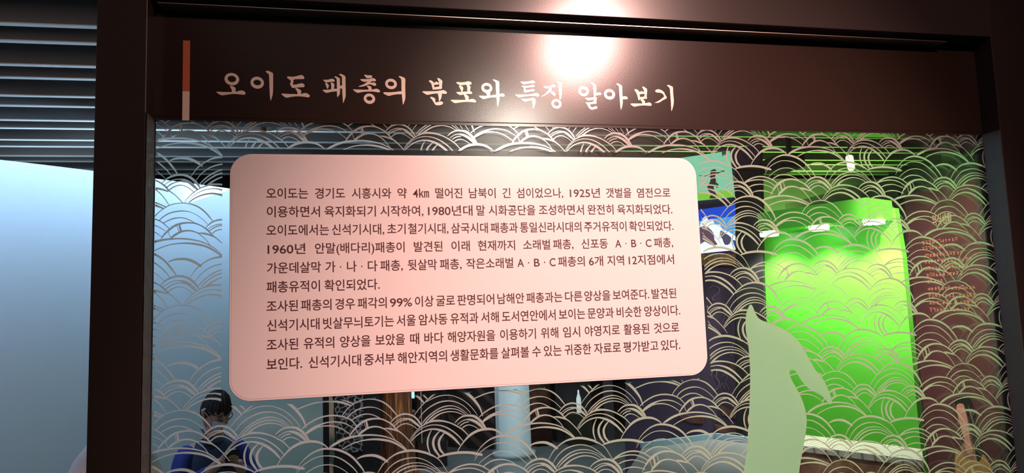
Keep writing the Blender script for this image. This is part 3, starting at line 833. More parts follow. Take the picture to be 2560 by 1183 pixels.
def ribbon(bm, sp, d0, d1, z0, z1, mi=0):
    N = []
    for i, p in enumerate(sp):
        a, b = sp[max(i - 1, 0)], sp[min(i + 1, len(sp) - 1)]
        t = Vector((b[0] - a[0], b[1] - a[1])).normalized()
        N.append(Vector((t.y, -t.x)))
    cols = []
    for p, nn in zip(sp, N):
        q = [Vector((p[0] + nn.x * d, p[1] + nn.y * d, z)) for d, z in ((d0, z0), (d0, z1), (d1, z1), (d1, z0))]
        cols.append([bm.verts.new(v) for v in q])
    for a, b in zip(cols, cols[1:]):
        for k in range(4):
            f = bm.faces.new((a[k], a[(k + 1) % 4], b[(k + 1) % 4], b[k]))
            f.material_index = mi
    bm.faces.new(cols[0][::-1])
    bm.faces.new(cols[-1])
    bmesh.ops.recalc_face_normals(bm, faces=bm.faces[:])


ribbon(bm, sp, 0.0, -0.12, 0.0, 2.455)
cw = new_ob('curved_wall', bm, M['wallblue'], None, False)
tag(cw, 'pale curved wall behind the left post, washed with bluish light', 'wall panel')
bm = bmesh.new()
ribbon(bm, sp, 0.0005, -0.12, 2.4551, 2.5)
new_ob('top_rail', bm, M['white'], cw)

# bluish wall-wash strips above the curved wall
for i in range(len(line) - 1):
    a, b = Vector(line[i] + (0,)), Vector(line[i + 1] + (0,))
    t = (b - a).normalized()
    n_ = Vector((t.y, -t.x, 0))
    c = (a + b) / 2 + n_ * 0.42 + Vector((0, 0, 2.74))
    o = light('wash_strip', 'AREA', c, (a + b) / 2 + Vector((0, 0, 1.55)), 9.2 * (b - a).length, (0.37, 0.64, 1.0),
              shape='RECTANGLE', size=(b - a).length, size_y=0.06)
    z = -(Vector((a + b) / 2 + Vector((0, 0, 1.55))) - c).normalized()
    xx = t
    yy = z.cross(xx).normalized()
    o.rotation_euler = Matrix((xx, yy, z)).transposed().to_euler()

# rounded beige plinth at the lower left
bm = bmesh.new()
c = at(288, 1150, 3.3)
lathe(bm, [(0.31, 0.0), (0.31, 0.4), (0.275, 0.7), (0.2, 0.92), (0.15, 1.04), (0.09, 1.12), (0.03, 1.15)], c.x, c.y, 40)
o = new_ob('rounded_plinth', bm, mat('beige plaster', (0.62, 0.5, 0.46), 0.7, bump=0.2), None, True)
tag(o, 'pale beige rounded plinth half hidden by the left post', 'plinth')

# ---- right side: green booth
A, B = (3.085, 4.473), (3.38, 3.84)
booth = thing('green_booth', (2.9, 4.0, 0), 'bright green lit booth wall with a canopy of three white lamps', 'booth')
fl = [hit(1880, 620, A, B)[0], hit(2305, 620, A, B)[0]]
n_b = hit(2100, 600, A, B)[1]
d_b = (Vector((B[0], B[1], 0)) - Vector((A[0], A[1], 0))).normalized()
wl = Vector((A[0], A[1], 0)) - d_b * 0.25


def plan_y(px, py):
    return hit(px, py, A, B)[0]


pr = [plan_y(1891, 1180), plan_y(1893, 545), plan_y(2236, 520), plan_y(2256, 640), plan_y(2303, 1130), plan_y(2312, 1230)]
pr = [Vector((p.x, p.y, p.z)) for p in pr]
pr[0].z = pr[-1].z = 0.0
prism('back_wall', pr, -n_b, 0.06, M['green'], booth)
f1, f2 = hit(1893, 533, A, B, 0.33)[0], hit(2165, 494, A, B, 0.33)[0]
zb = hit(2050, 561, A, B, 0.33)[0].z
zt2 = 0.5 * (f1.z + f2.z)
prism('canopy', [Vector((p.x, p.y, zb)) for p in (f1, f2, f2 - n_b * 0.33, f1 - n_b * 0.33)], (0, 0, 1), zt2 - zb, M['green'], booth)
for px, py in ((1922, 571), (2046, 553), (2183, 531)):
    q = hit(px, py, A, B, 0.17)[0]
    q.z = zb - 0.012
    bm = bmesh.new()
    lathe(bm, [(0.062, q.z - 0.012), (0.066, q.z + 0.0115)], q.x, q.y, 24)
    lm = new_ob('canopy_lamp', bm, mat('lamp glow', (1, 1, 1), 0.4, var=0, emit=(0.92, 1.0, 0.95), estr=9), booth)
    lm['label'] = 'white lamp under the canopy'
    L = light('booth_spot', 'SPOT', q + Vector((0, 0, -0.03)), q + Vector((0, 0, -1)) + n_b * 0.05, 30, (1.0, 1.0, 0.93), spot_size=R(125), spot_blend=0.55, shadow_soft_size=0.05)

# plank-topped counter in front of the booth
ZC = 0.72
cb = [lev(1870, 1070, ZC), lev(2010, 1087, ZC), lev(2305, 1123, ZC)]
cf = [lev(1870, 1098, ZC), lev(2000, 1113, ZC), lev(2308, 1152, ZC)]
ctr = thing('plank_counter', (cf[1].x, cf[1].y, 0), 'low counter with a whitish plank top and mottled brown front below the green wall', 'counter')
plank = ramp_mat('whitewashed planks', 'ShaderNodeTexWave', [(0.0, (0.28, 0.24, 0.17)), (0.12, (0.62, 0.57, 0.45)), (1.0, (0.74, 0.7, 0.58))], 0.6,
                 mapping=(1, 1, 1), Scale=9.0, Distortion=1.2, Detail=2.0)
rust = ramp_mat('mottled brown cladding', 'ShaderNodeTexNoise', [(0.3, (0.2, 0.08, 0.04)), (0.55, (0.48, 0.23, 0.12)), (0.75, (0.65, 0.38, 0.2))], 0.7,
                bump=0.3, Scale=14.0, Detail=6.0)
top = [cb[0], cb[2], cf[2], cf[0]]
prism('counter_top', [Vector((p.x, p.y, ZC)) for p in top], (0, 0, -1), 0.035, plank, ctr)
inner = [cb[0] * 0.97 + cf[0] * 0.03, cb[2] * 0.97 + cf[2] * 0.03, cf[2] * 0.93 + cb[2] * 0.07, cf[0] * 0.93 + cb[0] * 0.07]
prism('counter_front', [Vector((p.x, p.y, 0.0)) for p in inner], (0, 0, 1), ZC - 0.035, rust, ctr)
fr = bmesh.new()
for i in range(26):
    t = i / 25
    p = cf[2] + (cb[2] - cf[2]) * 0.2 + (cf[0] - cf[2]).normalized() * (0.02 + 0.11 * t)
    q = cf[2] + (cf[0] - cf[2]).normalized() * (0.02 + 0.13 * t)
    tube(fr, [Vector((q.x, q.y - 0.006, ZC - 0.03)), Vector((q.x + random.uniform(-.01, .01), q.y - 0.012, ZC - 0.06 - random.uniform(0, 0.05)))], 0.003, 5)
new_ob('straw_fringe', fr, mat('dry straw', (0.42, 0.28, 0.12), 0.8), ctr)

# lavender wall standing behind the booth
ob = box('partition_wall', at(1838, 500, 6.6).x, at(2300, 500, 6.6).x, 6.6, 6.7, 0.0, at(2000, 447, 6.6).z, M['lavender'])
tag(ob, 'dusky lavender wall standing behind the green booth', 'wall panel')

# ---- right wall with the maroon graphic panel
XW = 4.05
sbox('wall_right', XW, XW + 0.12, 2.2, 6.2, 0.0, 2.52, M['brownwall'])
ob = box('pillar', at(2402, 400, 5.0).x, at(2438, 400, 5.0).x, 5.0, 5.2, 0.0, 3.3, M['lavender'])
tag(ob, 'pale pillar catching green light above the right wall', 'pillar')


def onx(px, py, x=XW):
    d = CR * ((px - 1280) / FPX) - CU * ((py - 591.5) / FPX) + _f
    k = x / d.x
    return Vector((d.x * k, d.y * k, CZ + d.z * k))


def board_x(name, pix, th, m, parent=None, x=XW):
    return prism(name, [onx(a, b, x) for a, b in pix], (-1, 0, 0), th, m, parent)


yl, yr = onx(2272, 560).y, onx(2447, 560).y
mp = thing('maroon_text_panel', (XW, (yl + yr) / 2, 0.1), 'tall maroon wall panel with orange Korean text and a painted figure', 'sign')
box('panel', XW - 0.02, XW - 0.0005, yr, yl, 0.1, 2.35, M['maroon'], mp)
XP = XW - 0.021


def write_x(bm, s, y0, y1, zc, hgt, x, off=0.0):
    """write s on a wall facing -x, ink from y0 (left) down to y1 (right)"""
    V, Fs, b = glyphs(s, off)
    k = hgt / (ib[3] - ib[2])
    mid = 0.5 * (ib[2] + ib[3])
    sy = (y1 - y0) / (b[1] - b[0])
    vs = [bm.verts.new((x, y0 + (v.x - b[0]) * sy, zc + (v.y - mid) * k)) for v in V]
    for f in Fs:
        try:
            q = bm.faces.new([vs[i] for i in f])
        except ValueError:
            continue
        q.normal_update()
        if q.normal.x > 0:
            q.normal_flip()


bm = bmesh.new()
a, b = onx(2330, 548, XP), onx(2380, 548, XP)
write_x(bm, '의식생활', a.y, b.y, onx(2355, 547, XP).z, (onx(2355, 534, XP).z - onx(2355, 560, XP).z), XP, 0.012)
o = new_ob('panel_title', bm, mat('cream orange print', (0.72, 0.5, 0.3), 0.6, var=0), mp)
# body print: too small to read on the photograph, kept as rows of character-like marks
rows = [(2305, 608, 2396, 1), (2305, 622, 2368, 1), (2307, 640, 2402, 1), (2310, 655, 2420, 1), (2312, 672, 2422, 1), (2315, 688, 2404, 1), (2317, 704, 2352, 1),
        (2319, 722, 2436, 1), (2321, 740, 2438, 1), (2323, 757, 2434, 1), (2324, 774, 2418, 1)]
rnd = random.Random(3)
for pa, py, pb, _ in rows:
    p0, p1 = onx(pa, py, XP), onx(pb, py - 10, XP)
    h = (onx(pa, py - 5, XP).z - onx(pa, py + 5, XP).z)
    zc = p0.z
    bm = bmesh.new()
    y = p0.y
    while y > p1.y:
        wd = 0.030
        if rnd.random() < 0.2:
            y -= 0
        for _k in range(rnd.randint(3, 5)):
            if rnd.random() < 0.5:
                zz = zc + rnd.uniform(-0.45, 0.45) * h
                pts = [(y - wd * 0.08, zz - .0022), (y - wd * rnd.uniform(.5, .85), zz - .0022), (y - wd * .85, zz + .0022), (y - wd * .08, zz + .0022)]
            else:
                yy = y - wd * rnd.uniform(0.15, 0.8)
                pts = [(yy, zc - 0.5 * h), (yy - .0042, zc - 0.5 * h), (yy - .0042, zc + rnd.uniform(0, .5) * h), (yy, zc + rnd.uniform(0, .5) * h)]
            f = bm.faces.new([bm.verts.new((XP - 0.0002 * _k, q[0], q[1])) for q in pts])
            f.normal_update()
            if f.normal.x > 0:
                f.normal_flip()
        y -= wd
    new_ob('text_row', bm, M['orange_print'], mp)

# painted figure at the foot of the panel: raised arm, fur cuff, ochre garment, black hair
fig = [
 ('painted_garment', (0.62, 0.33, 0.10), 0.0008, [(2388, 1130), (2392, 1124), (2400, 1128), (2420, 1138), (2440, 1140), (2458, 1136), (2468, 1150), (2478, 1170), (2484, 1200), (2490, 1290), (2384, 1290), (2388, 1200)]),
 ('painted_hair', (0.012, 0.01, 0.012), 0.0012, [(2388, 1004), (2396, 994), (2412, 990), (2424, 996), (2434, 1016), (2444, 1056), (2450, 1098), (2456, 1132), (2450, 1152), (2442, 1150), (2438, 1120), (2428, 1080), (2420, 1040), (2408, 1020), (2392, 1018)]),
 ('painted_fur_cuff', (0.36, 0.22, 0.14), 0.0016, [(2408, 1108), (2416, 1102), (2432, 1110), (2438, 1128), (2436, 1144), (2428, 1150), (2420, 1144), (2416, 1152), (2412, 1140), (2406, 1136), (2402, 1122)]),
 ('painted_arm', (0.80, 0.36, 0.27), 0.0020, [(2391, 1020), (2394, 1011), (2402, 1009), (2409, 1012), (2412, 1022), (2416, 1036), (2421, 1060), (2424, 1090), (2430, 1118), (2432, 1128), (2426, 1134), (2418, 1132), (2412, 1114), (2410, 1096), (2402, 1070), (2396, 1046)]),
]
for nm, c, dx, pix in fig:
    o = prism(nm, [onx(a, b, XP - dx) for a, b in cspline(pix, 3)], (-1, 0, 0), 0.0003, mat(nm.replace('_', ' '), c, 0.6, var=0.03), mp)
bm = bmesh.new()
for i in range(9):
    a = onx(2420 + i * 3.2, 1012 + i * 9, XP - 0.0014)
    b = onx(2434 + i * 2.4, 1062 + i * 9, XP - 0.0014)
    tube(bm, [a, (a + b) / 2 + Vector((0, 0.004, 0)), b], 0.0011, 5)
new_ob('painted_hair_streaks', bm, mat('grey brown paint', (0.3, 0.24, 0.2), 0.6), mp)
# dark upright strips left and right of the panel
for nm, pa, pb, m_, lab in (('upright_board', 2249, 2262, M['black'], 'narrow black upright beside the maroon panel on the booth side'),
                            ('upright_board', 2472, 2489, M['black'], 'narrow black upright between the maroon panel and the right jamb')):
    o = box(nm, XW - 0.035, XW - 0.0005, onx(pb, 560).y, onx(pa, 560).y, 0.0, 2.45, m_)
    tag(o, lab, 'upright board')

# ---- mural wall: black column, two lit pictures, straw rope
TA, TB = (2.54, 5.15), (2.77, 4.93)
mu = poly_on('mural_wall', [(1566, 1330), (1566, 420), (1900, 360), (1930, 1330)], TA, TB, 0.0, 0.08, M['purple'])
for v in mu.data.vertices:
    if v.co.z < 0.6:
        v.co.z = 0.0
tag(mu, 'dusky purple mural wall with faint line drawings beside the sea-animal cut-out', 'wall panel')
o = poly_on('black_column', [(1838, 1240), (1838, 426), (1900, 411), (1908, 700), (1926, 1240)], TA, TB, 0.07, 0.065, M['black'])
for v in o.data.vertices:
    if v.co.z < 0.6:
        v.co.z = 0.0
tag(o, 'black column between the lit pictures and the green booth', 'column')


def emis(name, c, s=1.0, var=0.0, vs=20):
    return mat(name, c, 0.4, var=var, vscale=vs, emit=c, estr=s)


pic = poly_on('picture_lightbox', [(1640, 512), (1640, 404), (1823, 377), (1836, 492)], TA, TB, 0.02, 0.03, emis('aqua backlit picture', (0.27, 0.72, 0.46), 0.75, 0.1, 6))
tag(pic, 'lit aqua picture of a brown tree above bright grass', 'picture')
poly_on('pictured_grass', [(1640, 512), (1640, 488), (1700, 486), (1745, 482), (1770, 484), (1800, 476), (1834, 478), (1836, 492)], TA, TB, 0.021, 0.001, emis('backlit grass green', (0.25, 0.66, 0.05), 0.8, 0.2, 40), pic)
trunk = [(1776, 428), (1790, 424), (1788, 440), (1790, 456), (1784, 468), (1790, 486), (1796, 494), (1774, 496), (1778, 486), (1772, 478), (1768, 468), (1776, 452)]
poly_on('pictured_trunk', cspline(trunk, 3), TA, TB, 0.0215, 0.0005, emis('backlit trunk brown', (0.06, 0.035, 0.03), 0.5), pic)
for br in ([(1788, 432), (1800, 428), (1812, 426), (1812, 428), (1790, 436)], [(1776, 436), (1760, 440), (1748, 438), (1748, 440), (1776, 442)],
           [(1790, 456), (1796, 460), (1796, 468), (1792, 470), (1786, 462)], [(1804, 380), (1818, 378), (1816, 390), (1810, 386), (1806, 392)]):
    poly_on('pictured_branch', br, TA, TB, 0.0215, 0.0005, emis('backlit twig', (0.05, 0.1, 0.04), 0.5), pic)
vid = poly_on('video_screen', [(1640, 640), (1640, 540), (1840, 511), (1855, 624)], TA, TB, 0.02, 0.03, emis('screen deep blue', (0.01, 0.07, 0.62), 0.9, 0.1, 8))
tag(vid, 'lit blue picture of breaking waves and rocks above the straw rope', 'screen')
for nm, c, s, k, pix in (
        ('pictured_water', (0.06, 0.36, 0.82), 0.9, 0.021, [(1640, 640), (1640, 565), (1700, 556), (1752, 552), (1800, 545), (1845, 540), (1855, 624)]),
        ('pictured_foam', (0.80, 0.9, 0.98), 1.1, 0.0215, [(1752, 556), (1764, 540), (1772, 552), (1782, 548), (1786, 560), (1800, 562), (1806, 574), (1822, 580), (1840, 592), (1851, 606), (1853, 622), (1790, 630), (1752, 634), (1700, 640), (1700, 600), (1740, 590)]),
        ('pictured_rock', (0.18, 0.10, 0.17), 0.6, 0.022, [(1700, 612), (1742, 574), (1758, 566), (1772, 570), (1784, 584), (1786, 600), (1794, 612), (1776, 612), (1762, 604), (1750, 612), (1730, 622)]),
        ('pictured_rock', (0.10, 0.10, 0.2), 0.6, 0.022, [(1802, 576), (1814, 584), (1828, 594), (1824, 610), (1812, 612), (1806, 598), (1800, 588)]),
        ('pictured_rock', (0.02, 0.1, 0.4), 0.7, 0.022, [(1832, 600), (1844, 606), (1848, 618), (1838, 620)])):
    poly_on(nm, cspline(pix, 2) if nm != 'pictured_water' else pix, TA, TB, k, 0.0005, emis(nm.replace('_', ' '), c, s, 0.25, 60), vid)
bm = bmesh.new()
p0, p1 = hit(1650, 652, TA, TB, 0.05)[0], hit(1858, 643, TA, TB, 0.05)[0]
for k in range(12):
    pts = []
    for i in range(41):
        t = i / 40
        ph = 2 * math.pi * (k / 12 + t * 2.2)
        c = p0.lerp(p1, t)
        r_ = 0.034 * (1.0 if k % 2 else 0.62)
        pts.append(c + Vector((0.4 * r_ * math.cos(ph), -0.5 * r_ * math.cos(ph), r_ * math.sin(ph) - 0.02 * t * t)))
    tube(bm, pts, 0.010 + 0.002 * (k % 3), 7)
o = new_ob('straw_rope', bm, ramp_mat('twisted straw', 'ShaderNodeTexNoise', [(0.3, (0.28, 0.12, 0.04)), (0.6, (0.62, 0.36, 0.14)), (0.8, (0.8, 0.55, 0.28))], 0.7, Scale=30.0, Detail=5.0), None, True)
tag(o, 'thick twisted straw rope below the blue screen', 'rope')

# ---- purple mural wall with line drawings, table with a blue lip
bm = bmesh.new()
for pix in ([(1772, 722), (1782, 716), (1796, 720), (1798, 730), (1788, 738), (1780, 746), (1784, 752)],
            [(1806, 808), (1812, 790), (1810, 776), (1816, 764), (1812, 756)], [(1820, 800), (1826, 782), (1822, 770)],
            [(1776, 940), (1784, 926), (1792, 930), (1790, 944), (1798, 956), (1794, 972), (1786, 976)], [(1806, 944), (1812, 934), (1818, 944), (1814, 956), (1820, 968), (1824, 976)],
            [(1800, 970), (1806, 958), (1812, 972)], [(1828, 890), (1832, 878), (1830, 868), (1836, 858)], [(1440, 936), (1452, 944), (1466, 942)]):
    tube(bm, [hit(a, b, TA, TB, 0.003)[0] for a, b in spline(pix, 4)], 0.0036, 5)
new_ob('line_drawings', bm, mat('chalk grey line', (0.3, 0.25, 0.32), 0.8), mu)
for nm, pix, lab in (('wooden_plank', [(1822, 906), (1850, 914), (1880, 924), (1880, 940), (1850, 936), (1830, 930)], 'upper brown plank fixed to the purple mural wall'),
                     ('wooden_plank', [(1800, 1016), (1840, 1024), (1884, 1036), (1884, 1056), (1830, 1046), (1806, 1038)], 'middle brown plank fixed to the purple mural wall'),
                     ('wooden_plank', [(1696, 1032), (1730, 1042), (1756, 1044), (1756, 1060), (1726, 1058), (1700, 1044)], 'small brown plank low on the left of the purple mural wall'),
                     ('wooden_plank', [(1786, 1062), (1830, 1070), (1884, 1082), (1884, 1100), (1830, 1092), (1790, 1078)], 'lowest brown plank of the purple mural wall, above the table')):
    o = poly_on(nm, pix, TA, TB, 0.03, 0.028, ramp_mat('brown plank', 'ShaderNodeTexNoise', [(0.35, (0.12, 0.05, 0.035)), (0.7, (0.25, 0.11, 0.08))], 0.6, Scale=12.0))
    tag(o, lab, 'plank', 'planks on the mural wall')

ZTb = 0.75
tb = thing('exhibit_table', (1.9, 3.7, 0), 'low pale exhibit table with a light blue back lip', 'table')
t0, t1, t2, t3 = lev(1606, 1122, ZTb), lev(1788, 1097, ZTb), lev(1874, 1108, ZTb), lev(1470, 1330, ZTb)
t4 = lev(1880, 1330, ZTb)
ttm = mat('satin pale table top', (0.4, 0.41, 0.41), 0.28, spec=0.5)
prism('table_top', [t3, t4, t2, t1, t0], (0, 0, -1), 0.05, ttm, tb)
lip = mat('light blue lip', (0.5, 0.76, 0.9), 0.5)
for a, b in ((t0, t1), (t1, t2)):
    d = (b - a).normalized()
    n2 = Vector((-d.y, d.x, 0))
    prism('back_lip', [a, b, b + Vector((0, 0, 0.032)), a + Vector((0, 0, 0.032))], n2, 0.02, lip, tb)
cx, cy = (t0 + t1 + t2 + t3 + t4).x / 5, (t0 + t1 + t2 + t3 + t4).y / 5
box('table_base', cx - 0.22, cx + 0.22, cy - 0.3, cy + 0.3, 0.0, ZTb - 0.05, M['charcoal'], tb)
light('table_spot', 'SPOT', (2.05, 3.55, 2.6), (2.1, 3.75, 0.75), 34, (1.0, 0.98, 0.93), spot_size=R(42), spot_blend=0.9, shadow_soft_size=0.05)

# ---- things low in the middle, seen under the board
ob = box('display_cabinet', at(806, 1080, 6.6).x, at(952, 1080, 6.6).x, 6.6, 6.8, 0.0, 2.1, M['black'])
tag(ob, 'black display cabinet behind the lower left corner of the board', 'cabinet')
yy = 6.59
def flatbit(nm, pix, Y, th, m, parent=None):
    return prism(nm, [at(a, b, Y) for a, b in pix], (0, 1, 0), th, m, parent)


o = flatbit('map_sheet', [(824, 1240), (822, 960), (826, 984), (829, 988), (831, 996), (834, 1004), (835, 1016), (834, 1030), (835, 1050), (837, 1068), (836, 1082), (838, 1100), (834, 1120), (837, 1138), (834, 1150), (832, 1240)], yy, 0.008,
            ramp_mat('cream map print', 'ShaderNodeTexNoise', [(0.3, (0.12, 0.18, 0.17)), (0.36, (0.78, 0.55, 0.4)), (0.8, (0.86, 0.66, 0.5))], 0.6, Scale=2.2))
tag(o, 'narrow cream map sheet on the black cabinet', 'poster')
net = ramp_mat('grey crackle print', 'ShaderNodeTexVoronoi', [(0.0, (0.5, 0.5, 0.52)), (0.055, (0.32, 0.32, 0.34)), (0.11, (0.016, 0.015, 0.017)), (1.0, (0.012, 0.011, 0.012))], 0.6, feature='DISTANCE_TO_EDGE', Scale=20.0)
o = flatbit('crackle_panel', [(842, 1112), (838, 1060), (836, 1000), (832, 972), (828, 930), (908, 925), (908, 1128), (880, 1132), (858, 1126)], yy - 0.012, 0.008, net)
tag(o, 'dark panel with a grey net-like crackle print on the black cabinet', 'poster')

bm = bmesh.new()
c = at(985, 1060, 7.25)
rr = random.Random(5)
grooves = [rr.uniform(0.8, 1.15) for _ in range(48)]
prof = [(0.25, 0.0), (0.205, 0.12), (0.185, 0.4), (0.172, 0.8), (0.176, 1.3), (0.195, 1.7), (0.23, 2.1)]
lathe(bm, [(r_, z) for r_, z, in [tuple(q) for q in spline(prof, 4)]], c.x, c.y, 48, lambda i, k: 0.03 * (grooves[(k + (i // 5)) % 48] - 1) * 2.0)
o = new_ob('tree_trunk', bm, ramp_mat('lit brown bark', 'ShaderNodeTexNoise', [(0.35, (0.035, 0.014, 0.008)), (0.55, (0.16, 0.065, 0.03)), (0.66, (0.5, 0.24, 0.1))], 0.8, mapping=(12, 12, 0.7), bump=0.5, Scale=3.0, Detail=6.0), None, True)
tag(o, 'brown tree trunk with ragged vertical bark below the board', 'tree trunk')
light('trunk_spot', 'SPOT', (c.x + 0.9, c.y - 1.2, 2.75), (c.x + 0.05, c.y, 0.9), 150, (1.0, 0.72, 0.45), spot_size=R(32), spot_blend=0.8, shadow_soft_size=0.04)

o = flatbit('small_screen', [(1025, 996), (1025, 970), (1037, 970), (1037, 996)], 7.9, 0.02, emis('cyan screen', (0.45, 0.85, 0.85), 1.3))
tag(o, 'small bright cyan screen right of the tree trunk', 'screen')
o = box('info_stand', at(1022, 1000, 7.9).x, at(1038, 1000, 7.9).x, 7.921, 8.0, 0.0, at(1030, 965, 7.9).z, M['charcoal'])
tag(o, 'slim stand behind the small cyan screen', 'stand')
o = box('wooden_crate', at(1021, 1030, 7.65).x, at(1039, 1030, 7.65).x, 7.65, 7.85, 0.0, at(1030, 1031, 7.65).z, mat('pale brown wood', (0.38, 0.23, 0.14), 0.6))
tag(o, 'pale brown crate right of the tree trunk', 'crate')

cas = thing('showcase', (at(1080, 1100, 7.5).x, 7.6, 0), 'dark framed glass showcase right of the tree trunk', 'showcase')
x0, x1 = at(1044, 1060, 7.5).x, at(1116, 1060, 7.5).x
box('showcase_base', x0, x1, 7.5, 7.9, 0.0, 0.25, M['charcoal'], cas)
box('showcase_back', x0, x1, 7.86, 7.9, 0.25, 2.0, mat('dark brown lining', (0.05, 0.024, 0.018), 0.6), cas)
for xa_, ya_ in ((x0, 7.5), (x1 - 0.02, 7.5), (x0, 7.84), (x1 - 0.02, 7.84)):
    box('corner_post', xa_, xa_ + 0.02, ya_, ya_ + 0.02, 0.25, 2.0, M['black'], cas)
box('showcase_pane', x0 + 0.02, x1 - 0.02, 7.503, 7.509, 0.25, 2.0, glass_mat('showcase glass'), cas)
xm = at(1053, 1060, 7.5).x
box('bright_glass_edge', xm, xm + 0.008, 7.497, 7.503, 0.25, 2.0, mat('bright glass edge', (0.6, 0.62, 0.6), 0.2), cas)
box('showcase_top', x0, x1, 7.5, 7.9, 2.0, 2.06, M['black'], cas)

ob = flatbit('slatted_screen', [(1120, 1118), (1120, 900), (1236, 900), (1236, 1126)], 8.2, 0.04,
             ramp_mat('brown slanting boards', 'ShaderNodeTexWave', [(0.0, (0.018, 0.011, 0.01)), (0.55, (0.03, 0.017, 0.014)), (0.8, (0.11, 0.06, 0.05)), (1.0, (0.15, 0.085, 0.07))], 0.6, bands_direction='DIAGONAL', Scale=3.0, Distortion=1.0))
ob.location.z = 0
tag(ob, 'dark brown screen of slanting boards left of the pale round column', 'screen panel')
bm = bmesh.new()
c = at(1284, 1100, 7.75)
lathe(bm, [(0.235, 0.0), (0.235, 0.05), (0.19, 0.06), (0.19, 3.3)], c.x, c.y, 40)
o = new_ob('round_column', bm, mat('pale column paint', (0.62, 0.72, 0.74), 0.5), None, True)
tag(o, 'pale round column standing on the polished floor', 'column')
light('column_spot', 'SPOT', (c.x + 0.75, c.y - 1.1, 2.75), (c.x + 0.05, c.y, 0.8), 60, (0.75, 0.95, 1.0), spot_size=R(34), spot_blend=0.8, shadow_soft_size=0.05)
bm = bmesh.new()
c = at(1345, 1080, 8.3)
lathe(bm, [(0.16, 0.0), (0.15, 0.5), (0.155, 1.2), (0.15, 2.2)], c.x, c.y, 28, lambda i, k: 0.02 * math.sin(k * 2.3 + i * 4))
o = new_ob('rock_pillar', bm, ramp_mat('red brown rock', 'ShaderNodeTexNoise', [(0.35, (0.06, 0.02, 0.015)), (0.65, (0.24, 0.085, 0.05))], 0.8, bump=0.5, Scale=7.0, Detail=6.0), None, True)
tag(o, 'reddish brown rocky pillar right of the pale round column', 'pillar')
o = box('grey_cabinet', at(1392, 1080, 8.3).x, at(1482, 1080, 8.3).x, 8.3, 8.7, 0.0, 2.2, mat('dark grey board', (0.055, 0.053, 0.058), 0.5))
tag(o, 'dark grey cabinet right of the rocky pillar', 'cabinet')
o = box('olive_box', at(1424, 1080, 8.0).x, at(1482, 1080, 8.0).x, 8.0, 8.28, 0.0, at(1450, 1036, 8.0).z, mat('olive board', (0.05, 0.05, 0.03), 0.6))
tag(o, 'olive box in front of the dark grey cabinet', 'box')
bm = bmesh.new()
c = at(1446, 985, 8.12)
zt_ = at(1450, 1036, 8.0).z
lathe(bm, [(0.028, zt_ + 0.001), (0.028, zt_ + 0.16), (0.01, zt_ + 0.22), (0.009, zt_ + 0.26)], c.x, 8.12, 16)
o = new_ob('bottle_lamp', bm, emis('pale lamp', (0.7, 0.82, 0.85), 0.6), None, True)
tag(o, 'small pale bottle-shaped lamp on the olive box', 'lamp')
o = box('grey_post', at(1519, 1080, 8.2).x, at(1537, 1080, 8.2).x, 8.2, 8.3, 0.0, 3.3, mat('mid grey post', (0.14, 0.13, 0.14), 0.5))
tag(o, 'slim grey post left of the purple mural wall', 'post')

# ---- on the ceiling
pj = thing('ceiling_projector', (at(1984, 400, 4.6).x, 4.65, 3.3), 'black projector hanging below the baffles above the booth', 'projector')
a, b = at(1954, 417, 4.5), at(2012, 384, 4.5)
box('projector_body', a.x, b.x, 4.5, 4.8, a.z, b.z, M['black'], pj, 0.01)
bm = bmesh.new()
tube(bm, [(pj.location.x, 4.65, b.z), (pj.location.x, 4.65, 3.3)], 0.02, 10)
new_ob('projector_rod', bm, M['black'], pj)
bm = bmesh.new()
tube(bm, [((a.x + b.x) / 2 - 0.03, 4.5, (a.z + b.z) / 2), ((a.x + b.x) / 2 - 0.03, 4.475, (a.z + b.z) / 2)], 0.022, 16)
new_ob('projector_lens', bm, M['charcoal'], pj)

ls = at(2126, 410, 3.6)
sl = thing('track_light', (ls.x, ls.y, 3.3), 'small lit white spotlight hanging among the baffles above the booth', 'lamp')
bm = bmesh.new()
tube(bm, [ls + Vector((-0.012, -0.02, -0.03)), ls + Vector((0.02, 0.03, 0.045))], [0.02, 0.022], 18)
new_ob('lamp_head', bm, emis('white lamp head', (0.95, 0.86, 0.74), 1.1), sl, True)
bm = bmesh.new()
tube(bm, [ls + Vector((0.02, 0.03, 0.045)), Vector((ls.x + 0.02, ls.y + 0.03, 3.3))], 0.006, 8)
new_ob('lamp_stem', bm, M['black'], sl)
ls = at(664, 321, 3.1)
sl = thing('ceiling_fitting', (ls.x, ls.y, 3.3), 'small pale oval ceiling fitting with a brown end above the board', 'lamp')
a, b = at(655, 322, 3.1), at(690, 320, 3.1)
bm = bmesh.new()
tube(bm, [at(666, 321, 3.1), at(672, 321, 3.1), at(680, 321, 3.1), at(688, 321, 3.1), at(691, 321, 3.1)], [0.011, 0.0125, 0.011, 0.006, 0.001], 16)
new_ob('pale_cover', bm, mat('pale blue cover', (0.5, 0.66, 0.7), 0.4), sl, True)
bm = bmesh.new()
tube(bm, [at(653, 321, 3.1), at(666, 321, 3.1)], [0.012, 0.0122], 16)
new_ob('brown_end', bm, mat('brown end', (0.24, 0.1, 0.03), 0.5), sl, True)
bm = bmesh.new()
tube(bm, [at(662, 314, 3.1), Vector((at(662, 314, 3.1).x, 3.1, 3.3))], 0.003, 6)
new_ob('thin_rod', bm, M['black'], sl)
